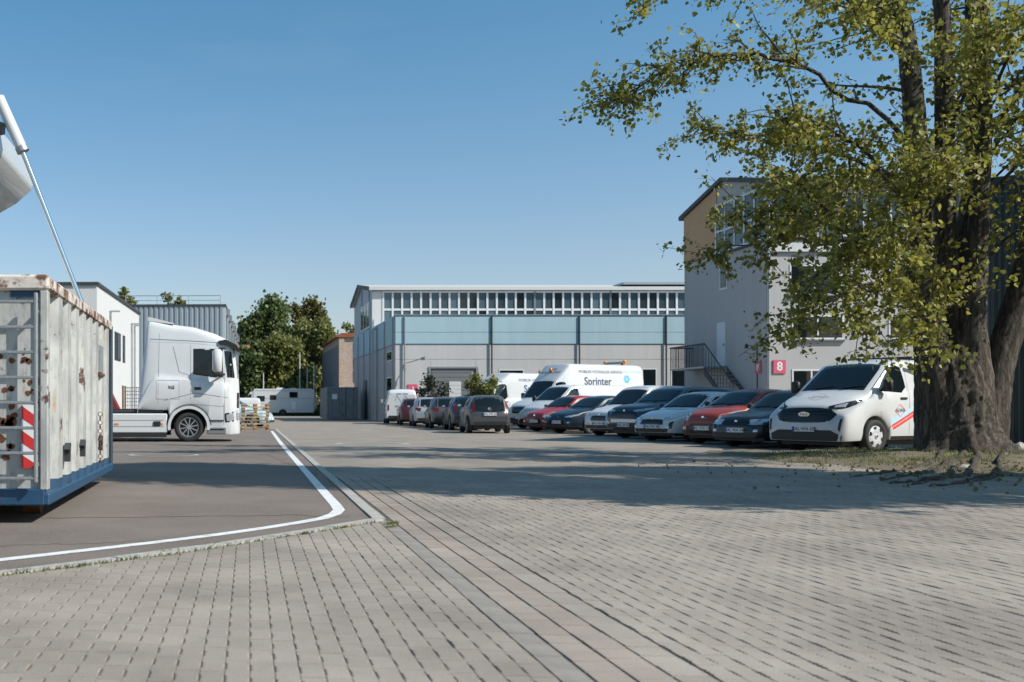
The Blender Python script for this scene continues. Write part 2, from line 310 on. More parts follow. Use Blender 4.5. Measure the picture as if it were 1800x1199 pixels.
def stone_template(l, wd, plain=False):
    t, wg, k = .0006, .0036, .0045
    if plain:
        out = [(0.002, .006), (l-.002, .006), (l-.002, wd-.006), (.002, wd-.006)]
    else:
        zz = [.050+.0165*i for i in range(7)]; k = .0062
        right = [(.0015, t), (.046, t)]+[(a_, wg+(k if i % 2 else -k)*.8+.0015) for i, a_ in enumerate(zz)]+[(l-.046, t), (l-.0015, t)]
        left = [(l-.0015, wd-t), (l-.046, wd-t)]+[(a_, wd-wg+(k if i % 2 else -k)*.8-.0015) for i, a_ in reversed(list(enumerate(zz)))]+[(.046, wd-t), (.0015, wd-t)]
        out = right+left
    return [(a-l/2, b-wd/2) for a, b in out]
def stones_np(poly, centers, ang, dz, tilt):
    P = np.array(poly); n = len(P); ctr = P.mean(0); inner = P+(ctr-P)*np.minimum(.06, .0018/np.maximum(np.linalg.norm(P-ctr, axis=1), .01))[:, None]
    T = np.vstack([np.c_[inner, np.zeros(n)], np.c_[P, np.full(n, -.007)]])           # (a along Y, b along X)
    C = np.array(centers); N = len(C); ca, sa = np.cos(ang), np.sin(ang)
    a = T[None, :, 0]; b = T[None, :, 1]
    X = C[:, 0:1]+b*ca[:, None]+a*sa[:, None]; Y = C[:, 1:2]+a*ca[:, None]-b*sa[:, None]
    Z = T[None, :, 2]+dz[:, None]+tilt[:, :1]*a+tilt[:, 1:]*b
    V = np.stack([X, Y, np.broadcast_to(Z, X.shape)], -1).reshape(-1, 3); Fs = []
    top = list(range(n))[::-1]; faces = [top]+[[i, (i+1) % n, n+(i+1) % n, n+i] for i in range(n)]
    return V, faces, 2*n, N
def lay(kind, poly, cents, mat, n_single, base_ang):
    cents = sorted(cents, key=lambda c: (c[1]**2+c[0]**2*.3)*(1. if 0 < U0+F_PX*c[0]/c[1] < 1800 and c[1] > 3.75 else 50))
    def params(N): return base_ang+RNG.normal(0, .006, N), RNG.normal(0, .0012, N), RNG.normal(0, .006, (N, 2))
    V, faces, k, _ = stones_np(poly, [(0, 0)], np.zeros(1), np.zeros(1), np.zeros((1, 2)))
    me = bpy.data.meshes.new(kind); me.from_pydata([tuple(v) for v in V], [], faces); me.materials.append(MATS[mat])
    bm = bmesh.new(); bm.from_mesh(me); bmesh.ops.recalc_face_normals(bm, faces=bm.faces[:]); bm.to_mesh(me); bm.free()
    one = cents[:n_single]; an, dz, tl = params(len(one))
    for (x, y), a, d, t in zip(one, an, dz, tl):
        o = link(kind, me, pave); o.location = (x, y, d); o.rotation_euler = (t[0], -t[1], -a)
    rest = cents[n_single:]
    if rest:
        an, dz, tl = params(len(rest)); V, faces, k, N = stones_np(poly, rest, an, dz, tl)
        allf = []; 
        me2 = bpy.data.meshes.new(kind+'_field'); fl = [[i+j*k for i in f] for j in range(N) for f in faces]
        me2.from_pydata(V.tolist(), [], fl); me2.materials.append(MATS[mat])
        if me2.polygons[0].normal.z < 0: me2.flip_normals()
        link(kind+'_field', me2, pave, kind='stuff')
ang0 = math.atan(S)
PL, PW = .198, .0945
left, right, band, bandr, slab = [], [], [], [], []
for i in range(-72, 12):                       # left field, columns west of the channel
    for j in range(0, 84):
        b = -(i+.5)*PW if i < 0 else None
        if b is None: continue
        y = 1.6+j*PL-(i % 9)*.022; x = bx(1.23, y)-(-i-.5)*PW
        if y < kn_y(x)+.10 and x > -6 and y < 9.6 and U0+F_PX*x/max(y, .1) > -500: left.append((x, y))
for i in range(0, 145):
    for j in range(0, 90):
        y = 1.6+j*PL-(i % 9)*.022; x = bx(1.825, y)+(i+.5)*PW
        if y < YF and x < .757*y+1.6: right.append((x, y))
for r, x0 in enumerate((1.36, 1.512, 1.664)):
    for j in range(0, 95):
        y = 1.5+j*.16+r*.05
        if y < YF: (bandr if r < 2 else band).append((bx(x0+.076, y), y))
for j in range(0, 34):
    y = 1.5+j*.42
    if y < 9.2: slab.append((bx(1.295, y), y))
lay('paver', stone_template(PL, PW), left+right, 'paver', 300, ang0)
lay('channel_paver', stone_template(.16, .152, True), bandr, 'paver_red', 60, ang0)
lay('edge_paver', stone_template(.16, .152, True), band, 'paver', 30, ang0)
lay('joint_slab', stone_template(.42, .128, True), slab, 'paver_smooth', 40, ang0)

kerb = MB(); kp = [Vector((x, y, 0)) for x, y in KN]
kerb_o = link('kerb', None, kind='structure'); kerb_o['label'] = 'flush pale concrete kerb edging the asphalt lot'
def kerb_piece(p, q, wd=.11):
    d = (q-p); ln = d.length; d.normalize(); nrm = Vector((-d.y, d.x, 0)); a = p+d*.006; b = q-d*.006
    V = [a, b, b+nrm*wd, a+nrm*wd]; zt = .016+random.uniform(-.003, .003)
    MB().add([(*v.xy, -.05) for v in V]+[(*v.xy, zt) for v in V], [(3, 2, 1, 0), (4, 5, 6, 7), (0, 1, 5, 4), (1, 2, 6, 5), (2, 3, 7, 6), (3, 0, 4, 7)]).build('kerb_stone', 'concrete', kerb_o)
ln = [0]
for a, b in zip(kp, kp[1:]): ln.append(ln[-1]+(b-a).length)
def at(sv):
    i = max(0, min(len(kp)-2, int(np.searchsorted(ln, sv))-1)); t = (sv-ln[i])/(ln[i+1]-ln[i]); return kp[i].lerp(kp[i+1], t)
ss = list(np.arange(ln[-1] % .8, ln[-1]+.01, .8))
for a, b in zip(ss, ss[1:]): kerb_piece(at(a), at(b))
y = 9.30
while y < 34: kerb_piece(Vector((kerb_x(y), y, 0)), Vector((kerb_x(y+.8), y+.8, 0))); y += .8
kerb_piece(Vector((kerb_x(34), 34, 0)), Vector((kerb_x(48), 48, 0)))

def strip(pts, wd):
    V = []
    for i, p in enumerate(pts):
        d = (Vector(pts[min(i+1, len(pts)-1)])-Vector(pts[max(i-1, 0)])).normalized(); nn = Vector((-d.y, d.x)); V += [Vector(p)+nn*wd/2, Vector(p)-nn*wd/2]
    return V, [(2*i, 2*i+1, 2*i+3, 2*i+2) for i in range(len(pts)-1)]
def marking(name, pts, wd, z, mat, label):
    V, Fc = strip(pts, wd); o = MB().add([(v.x, v.y, z) for v in V], Fc).build(name, mat, None, smooth=0, kind='structure'); o['label'] = label
    if o.data.polygons[0].normal.z < 0: o.data.flip_normals()
    return o
marking('lane_marking', [(-9, .6), (-4.2, 4.35), (-1.48, 6.85), (-.535, 7.74), (-.05, 8.24), (.30, 8.66), (.613, 9.07), (.85, 9.42), (1.0, 9.80), (1.08, 10.2), (1.10, 10.7), (1.12, 11.8), (1.47, 28.9), (1.85, 44)], .115, .008, 'road_paint', 'white painted line bending round the asphalt corner')
def seam(label, pts, wd):
    q = [(p.x+random.gauss(0, .02), p.y+random.gauss(0, .03)) for p in (Vector(a).lerp(Vector(b), i/14) for a, b in zip(pts, pts[1:]) for i in range(14))]
    marking('asphalt_crack', q, wd, .0062, 'joint_soil', label)
seam('long thin crack across the asphalt near the corner', [gp(0, 912), gp(250, 910), gp(520, 906), gp(620, 911)], .022); seam('second crack across the asphalt close to the white line', [gp(-40, 962), gp(150, 957), gp(330, 948)], .012)
seam('crack running back along the asphalt lot', [gp(560, 838), gp(470, 800), gp(300, 792)], .02)
def ring(name, cx, cy, r, wd, label, zz):
    pts = [(cx+r*math.cos(t), cy+r*math.sin(t)) for t in np.linspace(0, 2*math.pi, 33)]; marking(name, pts, wd, zz, 'worn_paint', label)
ring('ring_marking', *gp(288, 800), .70, .10, 'faint painted ring on the asphalt lot', .008); ring('ring_marking', *gp(655, 780), .95, .16, 'faint painted ring on the paving beside the lane', .001)
for (u0, v0, u1, v1) in ((935, 791, 1000, 795), (962, 797, 1010, 801), (1005, 791, 1078, 797), (985, 790, 1040, 797)):
    marking('stroke_marking', [gp(u0, v0), gp(u1, v1)], .16, .001+.002*random.random(), 'worn_paint', 'worn white painted strokes on the paving before the parked cars')

# ------------------------------------------------------------------ buildings
def corrugated(name, mat, parent, p, q, z0, z1, pitch, depth, **props):
    """vertical ribbed sheet from p to q (xy), ribs proud to the right-hand side of p->q"""
    p, q = Vector(p), Vector(q); d = (q-p); n = int(d.length/pitch); d.normalize(); o = Vector((d.y, -d.x)); prof = []
    for i in range(n):
        for f, h in ((0, 0), (.3, 0), (.42, 1), (.88, 1)): prof.append(p+d*(i+f)*pitch+o*h*depth)
    prof.append(q); k = len(prof)
    return MB().add([(*a, z0) for a in prof]+[(*a, z1) for a in prof], [(i, i+1, k+i+1, k+i) for i in range(k-1)]).build(name, mat, parent, smooth=0, **props)
def win(parent, x0, x1, y, z0, z1, mull=1, fr=.07, mat='glass', sill=True):
    """window in a wall facing -Y at y: frame, panes, sill"""
    wn = MB().box(x0, x1, y-.02, y+.02, z0, z0+fr).box(x0, x1, y-.02, y+.02, z1-fr, z1)
    n = mull+1
    for i in range(n+1):
        xx = x0+(x1-x0-fr)*i/n; wn.box(xx, xx+fr, y-.019, y+.02, z0+fr, z1-fr)
    w = wn.build('window', 'white_frame', parent, smooth=0)
    for i in range(n):
        xx = x0+(x1-x0-fr)*i/n; box('pane', mat, w, xx+fr, xx+(x1-x0-fr)/n, y-.008, y+.01, z0+fr, z1-fr)
    if sill: box('sill', 'galvanised', w, x0-.08, x1+.08, y-.14, y+.01, z0-.05, z0)
    return w

# --- the grey hall with the pale blue band
hall = thing('industrial_hall', 'grey industrial hall with pale blue band and long white-framed clerestory windows', 'building', (0, 0, 0))
XL, YH = 11.3, 71.0
box('core_wall', 'wall_grey', hall, XL+.12, 60, YH+.12, 94, -.05, 7.1)
bays = [XL, 11.93, 17.8, 23.7, 29.55, 35.4, 41.3]
for a, b in zip(bays, bays[1:]):
    for z0, z1, m in ((6.06, 7.2, 'wall_blue'), (5.28, 6.04, 'wall_blue')): box('fascia_panel', m, hall, a+.012, b-.012, YH-.06, YH+.10, z0, z1, .01)
    for z0, z1 in ((4.24, 5.26), ): box('wall_panel', 'wall_lightgrey', hall, a+.012, b-.012, YH, YH+.115, z0, z1, .01)
doors = [(13.7, 16.75, 0, 3.62)]
segs = [(XL+.012, 13.7), (16.75, 30.0)]
for a, b in segs: box('wall_panel', 'wall_lightgrey', hall, a, b, YH, YH+.115, .35, 4.22, .01); box('plinth', 'wall_base', hall, a, b, YH-.02, YH+.11, -.04, .345)
box('wall_panel', 'wall_lightgrey', hall, 13.71, 16.74, YH, YH+.115, 3.64, 4.22, .01); box('wall_panel', 'wall_lightgrey', hall, 30.02, 60, YH, YH+.115, -.04, 4.22)
box('parapet_cap', 'galvanised', hall, XL-.06, 60, YH-.12, YH+.3, 7.2, 7.26)
dr = box('roller_door', 'shutter_grey', hall, 13.72, 16.73, YH+.05, YH+.12, 0, 3.62)
for i in range(12): box('slat', 'shutter_grey', dr, 13.76, 16.69, YH+.03, YH+.055, .03+i*.3, .03+i*.3+.27, .012)
fr = MB().box(13.55, 13.70, YH-.05, YH+.1, 0, 3.62).box(16.75, 16.9, YH-.05, YH+.1, 0, 3.62).box(13.55, 16.9, YH-.051, YH+.1, 3.62, 3.74).build('door_frame', 'galvanised', hall)
for i in range(10): box('insulation_panel', 'wall_white', dr, 14.95, 15.75, YH-.0, YH+.03, .05+i*.27, .05+i*.27+.255, .01)
for x0, x1, z0, z1 in ((18.3, 20.0, 2.2, 3.55), (27.95, 28.95, 1.6, 3.62), (29.9, 30.9, 1.6, 3.62)): win(hall, x0, x1, YH-.005, z0, z1, 0)
for x in (11.93, 17.8, 23.7, 29.55):
    MB().cyl((x, YH-.12, 0), (x, YH-.12, 7.15), .055, n=10).build('downpipe', 'roof_dark' if x > 12 else 'galvanised', hall)
MB().tube([(12.02, YH-.06, 4.0), (12.35, YH-.3, 4.05), (12.95, YH-.9, 4.25)], [.03, .03, .03], 8).cyl((12.9, YH-.9, 4.22), (13.15, YH-1.1, 4.27), .09, .12).build('wall_lamp', 'galvanised', hall)
sg = box('number_sign', 'sign_pink', hall, 12.15, 12.80, YH-.05, YH-.01, 1.85, 2.55); flat_text('1', .5, 'plate_white', sg, (12.5, YH-.056, 2.2), (1, 0, 0), (0, 0, 1), .012)
# left side wall (faces -X)
nx = 6
for i in range(nx):
    y0, y1 = YH+.13+i*3.8, YH+.13+(i+1)*3.8-.02
    box('side_fascia_panel', 'wall_blue', hall, XL-.05, XL+.11, y0, y1, 5.28, 7.2, .01); box('side_wall_panel', 'wall_grey', hall, XL, XL+.115, y0, y1, -.04, 5.26, .01)
    box('side_pipe', 'galvanised', hall, XL-.14, XL-.06, y0+.3, y0+.38, 0, 7.1)
d1 = box('side_door', 'roof_dark', hall, XL-.03, XL+.02, 85.2, 86.5, 0, 3.2)
for z0, z1 in ((1.3, 3.1), (4.2, 4.9)):
    f = box('window', 'white_frame', hall, XL-.04, XL+.02, 72.2, 74.4, z0, z1); box('pane', 'glass', f, XL-.05, XL-.03, 72.3, 74.3, z0+.08, z1-.08)
lad = MB()
for yy in (79.0, 79.7): lad.cyl((XL-.35, yy, .3), (XL-.35, yy, 7.6), .04, n=6)
for i in range(20): lad.cyl((XL-.35, 79.0, .5+i*.36), (XL-.35, 79.7, .5+i*.36), .025, n=6)
lad.cyl((XL-.35, 79.0, 6.9), (XL, 79.0, 6.9), .03, n=6).cyl((XL-.35, 79.7, 6.9), (XL, 79.7, 6.9), .03, n=6); lad.build('wall_ladder', 'galvanised', hall)
# upper hall: gabled, set back
YU = 82.6
gab = [(YU, 6.9), (94, 6.9), (94, 9.95), (89.2, 11.1), (YU, 10.2)]
MB().prism(gab, 'x', XL+.02, 60).build('upper_wall', 'cladding_grey', hall, smooth=0)
rf = MB().prism([(YU-.5, 10.15), (89.2, 11.13), (94.4, 9.9), (94.4, 10.12), (89.2, 11.36), (YU-.5, 10.42)], 'x', XL-.25, 60.2).build('roof', 'roof_light', hall, smooth=0)
MB().prism([(YU-.52, 10.1), (89.2, 11.08), (94.42, 9.85), (94.42, 10.14), (89.2, 11.38), (YU-.52, 10.44)], 'x', XL-.32, XL-.26).build('verge', 'roof_dark', rf, smooth=0)
box('skylight_hood', 'cladding_grey', rf, 31.0, 36.5, YU-.2, YU+2.2, 10.62, 10.80); box('chimney', 'wall_white', rf, 36.6, 37.1, YU-.2, YU+.8, 10.4, 10.95)
wg = box('corner_pier', 'wall_white', hall, XL+.03, 12.1, YU-.12, YU-.01, 6.95, 10.1)
px = .742; ng = 34
for i in range(ng+1): box('mullion', 'white_frame' if i not in (16, 24) else 'shutter_grey', hall, 12.12+i*px, 12.12+i*px+.15, YU-.16, YU-.02, 6.95, 10.08)
box('transom', 'white_frame', hall, 12.12, 12.12+ng*px+.15, YU-.14, YU-.03, 8.58, 8.74); box('head_rail', 'white_frame', hall, 12.12, 12.12+ng*px+.15, YU-.15, YU-.02, 9.98, 10.12)
for i in range(ng):
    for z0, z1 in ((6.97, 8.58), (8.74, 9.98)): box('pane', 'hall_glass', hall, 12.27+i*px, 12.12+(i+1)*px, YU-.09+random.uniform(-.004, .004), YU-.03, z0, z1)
for yy in (83.6, 85.4, 87.2):
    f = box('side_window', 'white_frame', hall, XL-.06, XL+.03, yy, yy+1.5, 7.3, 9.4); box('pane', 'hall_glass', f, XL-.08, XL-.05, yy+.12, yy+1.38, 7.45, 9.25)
MB().box(XL-.02, XL+.03, 84.0, 84.1, 6.95, 10.3).box(XL-.02, XL+.03, 88.5, 88.6, 6.95, 10.8).build('cladding_joint', 'roof_dark', hall)

# --- building 8
b8 = thing('office_building', 'grey rendered building numbered 8 with orange gable corner and outside stair', 'building', (0, 0, 0))
X8, Y8, Y8b = 23.4, 45.7, 53.9; RG = 49.7
MB().prism([(Y8, -.05), (Y8b, -.05), (Y8b, 8.3), (Y8, 8.3)], 'x', X8, 48).build('wall', 'wall_render', b8, smooth=0)
MB().prism([(Y8+.02, 8.302), (Y8b-.0, 8.302), (Y8b, 10.7), (RG, 11.65), (Y8+.02, 10.75)], 'x', X8+.01, 48).build('upper_wall', 'wall_render', b8, smooth=0)
MB().prism([(50.35, 8.31), (Y8b+.01, 8.31), (Y8b+.01, 10.68), (50.35, 11.47)], 'x', X8-.03, X8+.008).build('gable_panel', 'wall_orange', b8, smooth=0)
MB().prism([(Y8-.6, 10.62), (RG, 11.66), (Y8b+.35, 10.6), (Y8b+.35, 10.80), (RG, 11.86), (Y8-.6, 10.82)], 'x', X8-.16, 48.3).build('roof', 'roof_dark', b8, smooth=0)
box('ledge', 'roof_dark', b8, X8-.15, 48, Y8-.16, 50.34, 8.2, 8.29)
gl = MB()
for i in range(6):
    yy = Y8+.05+i*.92; gl.box(X8-.06, X8+.02, yy-.05, yy+.05, 8.3, 10.75)
for z in (8.30, 9.3, 10.55): gl.box(X8-.055, X8+.02, Y8+.0, 50.3, z, z+.1)
gf = gl.build('glazing_frame', 'white_frame', b8, smooth=0)
for i in range(5):
    yy = Y8+.1+i*.92
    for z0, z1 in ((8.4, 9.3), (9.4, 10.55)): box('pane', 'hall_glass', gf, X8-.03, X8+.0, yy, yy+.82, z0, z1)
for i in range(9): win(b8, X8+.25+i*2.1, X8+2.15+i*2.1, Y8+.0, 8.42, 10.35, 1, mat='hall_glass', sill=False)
box('balcony_band', 'wall_white', b8, X8+.0, 48, Y8-.12, Y8-.06, 7.75, 8.19)
for x0, x1, z0, z1 in ((24.5, 26.75, 3.95, 5.0), (28.7, 31.0, 3.95, 5.0), (32.5, 34.8, 3.95, 5.0), (24.4, 26.6, 5.9, 7.2), (28.7, 31.0, 5.9, 7.2), (32.5, 34.8, 5.9, 7.2), (24.5, 26.2, 1.3, 2.65), (28.7, 31, 1.3, 2.65)): win(b8, x0, x1, Y8-.005, z0, z1, 1)
f = box('side_window', 'white_frame', b8, X8-.03, X8+.02, 49.25, 50.0, 6.55, 7.85); box('pane', 'glass', f, X8-.05, X8-.03, 49.35, 49.9, 6.65, 7.75)
dd = box('stair_door', 'door_pale', b8, X8-.04, X8+.02, 49.4, 50.25, 2.95, 5.02); box('handle', 'galvanised', dd, X8-.1, X8-.04, 49.5, 49.56, 3.9, 4.0)
MB().cyl((X8+.06, Y8-.07, 0), (X8+.06, Y8-.07, 10.6), .05, n=10).build('downpipe', 'galvanised', b8)
s1 = box('number_sign', 'sign_pink', b8, 23.68, 24.22, Y8-.05, Y8-.01, 2.47, 3.05); flat_text('8', .52, 'plate_white', s1, (23.95, Y8-.056, 2.76), (1, 0, 0), (0, 0, 1), .014)
s2 = box('number_sign', 'sign_pink', b8, X8-.05, X8-.01, 46.1, 46.6, 2.47, 3.05); flat_text('8', .48, 'plate_white', s2, (X8-.056, 46.35, 2.76), (0, -1, 0), (0, 0, 1), .014)
MB().cyl((X8, 46.45, 3.6), (X8-.45, 46.45, 3.75), .02, n=6).cyl((X8-.5, 46.45, 3.6), (X8-.5, 46.45, 3.8), .09, .05).cyl((X8-.03, 46.45, 0.1), (X8-.03, 46.45, 3.6), .02, n=6).build('wall_lamp', 'roof_dark', b8)
st = box('stair_landing', 'galvanised', b8, X8-1.15, X8-.02, 49.2, 52.9, 2.83, 2.92)
stp = link('stair_flight', None, b8)
for i in range(15): box('step', 'galvanised', stp, X8-1.1, X8-.05, 49.1-i*.27, 49.1-i*.27-.26, 2.65-i*.185, 2.68-i*.185)
MB().prism([(49.2, 2.55), (49.2, 2.83), (45.0, .12), (45.0, -.1)], 'x', X8-1.16, X8-1.11).prism([(49.2, 2.55), (49.2, 2.83), (45.0, .12), (45.0, -.1)], 'x', X8-.06, X8-.02).build('stringer', 'roof_dark', stp, smooth=0)
rl = MB()
for i in range(28): rl.box(X8-1.14, X8-1.12, 49.2+i*.135, 49.22+i*.135, 2.9, 3.95)
rl.box(X8-1.16, X8-1.1, 49.15, 52.95, 3.93, 4.0)
for i in range(9): rl.box(X8-1.15+i*.135, X8-1.13+i*.135, 52.87, 52.89, 2.9, 3.95)
rl.box(X8-1.16, X8-.02, 52.85, 52.92, 3.931, 3.99); rl.tube([(X8-1.13, 49.15, 3.97), (X8-1.13, 45.0, 1.1)], [.03, .03], 6)
for i in range(14): yy = 49.0-i*.29; rl.cyl((X8-1.13, yy, 2.7-(49.2-yy)*.685), (X8-1.13, yy, 3.9-(49.2-yy)*.685), .012, n=5)
rl.build('railing', 'roof_dark', stp, smooth=0)
MB().cyl((X8-1.1, 52.6, 0), (X8-1.1, 52.6, 2.83), .06, n=8).build('landing_post', 'roof_dark', stp)

b8.scale = (1.133,)*3; b8.location.z = -.133
# --- dark green ribbed hall at the right edge
gh = thing('ribbed_hall', 'dark green ribbed metal hall behind the big tree', 'building', (18.95, 26.2, 0), -R(37.5))
box('wall', 'cladding_green', gh, .06, 15, .06, 16, -.05, 6.45); corrugated('cladding', 'cladding_green', gh, (0, 0), (15, 0), 0, 6.5, .13, .035); corrugated('cladding', 'cladding_green', gh, (0, 16), (0, 0), 0, 6.5, .13, .035)
box('unseen_shade_block', 'cladding_green', gh, 3, 14.9, .6, 15.9, 6.71, 12.5); box('unseen_shade_block_roof', 'roof_dark', gh, 2.9, 15, .5, 16, 12.5, 12.65)  # unseen block added above the hall to throw shade on the parked cars
box('roof_edge', 'roof_dark', gh, -.1, 15.1, -.1, 16.1, 6.5, 6.7)

# --- white office block and grey ribbed hall on the left
wb = thing('white_block', 'flat-roofed white building behind the rusty container', 'building', (-5.8, 46.7, 0), -math.atan(.043))
box('wall', 'wall_white', wb, -22, 0, 0, 14.8, -.05, 6.42); box('roof_edge', 'roof_dark', wb, -22.1, .08, -.08, 14.9, 6.42, 6.56)
for yy, z0, z1 in ((5.2, 3.35, 4.75), (8.0, 3.35, 4.75)):
    f = box('window', 'roof_dark', wb, -.02, .03, yy, yy+2.0 if yy < 6 else yy+.8, z0, z1); box('pane', 'glass', f, .02, .045, yy+.1, yy+1.9 if yy < 6 else yy+.7, z0+.08, z1-.08)
for yy in (3.6, 11.2, 12.4): MB().cyl((.07, yy, 0), (.07, yy, 5.6), .04, n=8).box(0, .5, yy-.05, yy+.05, 5.55, 5.62).build('downpipe', 'galvanised', wb)
ghb = thing('grey_hall', 'light grey ribbed metal hall behind the white truck', 'building', (-.2, 72.7, 0), -math.atan(.034))
box('wall', 'cladding_grey', ghb, -40, -.05, .05, 36, -.05, 7.95); corrugated('cladding', 'cladding_grey', ghb, (-40, 0), (0, 0), 0, 8.0, .35, .05); corrugated('cladding', 'cladding_grey', ghb, (0, 0), (0, 36), 0, 8.0, .35, .05)
box('roof_edge', 'roof_dark', ghb, -40.1, .1, -.1, 36.1, 8.0, 8.12)
rr = MB()
for i in range(18): rr.cyl((-.3-i*2.2, .3, 8.1), (-.3-i*2.2, .3, 8.75), .025, n=5)
rr.cyl((-.3, .3, 8.75), (-38, .3, 8.75), .025, n=5).cyl((-.3, .3, 8.42), (-38, .3, 8.42), .018, n=5); rr.build('roof_railing', 'galvanised', ghb)
for i in range(7): MB().cyl((.12, 2+i*5, 0), (.12, 2+i*5, 7.9), .07, n=8).box(-.05, .3, 1.8+i*5, 2.2+i*5, 7.5, 7.95).build('downpipe', 'galvanised', ghb)

# --- brick shed, house with the red roof
bk = thing('brick_building', 'old brick building end wall beside the grey hall', 'building', (0, 0, 0))
box('wall', 'brick', bk, 12.2, 19.5, 115, 135, -.05, 8.65); box('dark_side_panel', 'wall_base', bk, 12.12, 12.19, 115.02, 135, -.05, 7.8)  # thin dark panel over the left side of the brick wall
for z0 in (3.8, 5.3, 6.8): f = box('window', 'roof_dark', bk, 13.85, 15.1, 114.9, 115.02, z0, z0+1.35); box('pane', 'glass', f, 13.92, 15.03, 114.88, 114.9, z0+.06, z0+1.3)
MB().prism([(11.8, 8.65), (19.8, 8.65), (19.8, 9.1), (12.4, 9.1)], 'y', 114.7, 135.3).build('roof', 'red_tile', bk, smooth=0); box('brick_pier', 'brick', bk, 12.16, 12.75, 114.82, 114.99, 0, 8.6)
hs = thing('red_roof_house', 'small house with red tiled roof half hidden by trees', 'house', (0, 0, 0))
box('wall', 'wall_white', hs, -3.2, 2.7, 140, 150, -.05, 4.6); MB().prism([(139.3, 4.5), (150.7, 4.5), (145, 9.6)], 'x', -3.7, 3.1).build('roof', 'red_tile', hs, smooth=0)
for x in (-2.3, -.3, 1.3): win(hs, x, x+1.0, 139.99, 2.4, 3.7, 1, .08)

# ------------------------------------------------------------------ vehicles
def smooth_curve(pts, L, win=.10):
    n = int(L/.01)+1; s = np.linspace(0, L, n); y = np.interp(s, [p[0] for p in pts], [p[1] for p in pts])
    k = max(1, int(win/.01))
    if k > 1:
        for _ in range(2):
            yp = np.concatenate([2*y[0]-y[k:0:-1], y, 2*y[-1]-y[-2:-k-2:-1]]); c = np.convolve(yp, np.ones(2*k+1)/(2*k+1), 'same'); y = c[k:-k]
    return lambda q: float(np.interp(q, s, y))

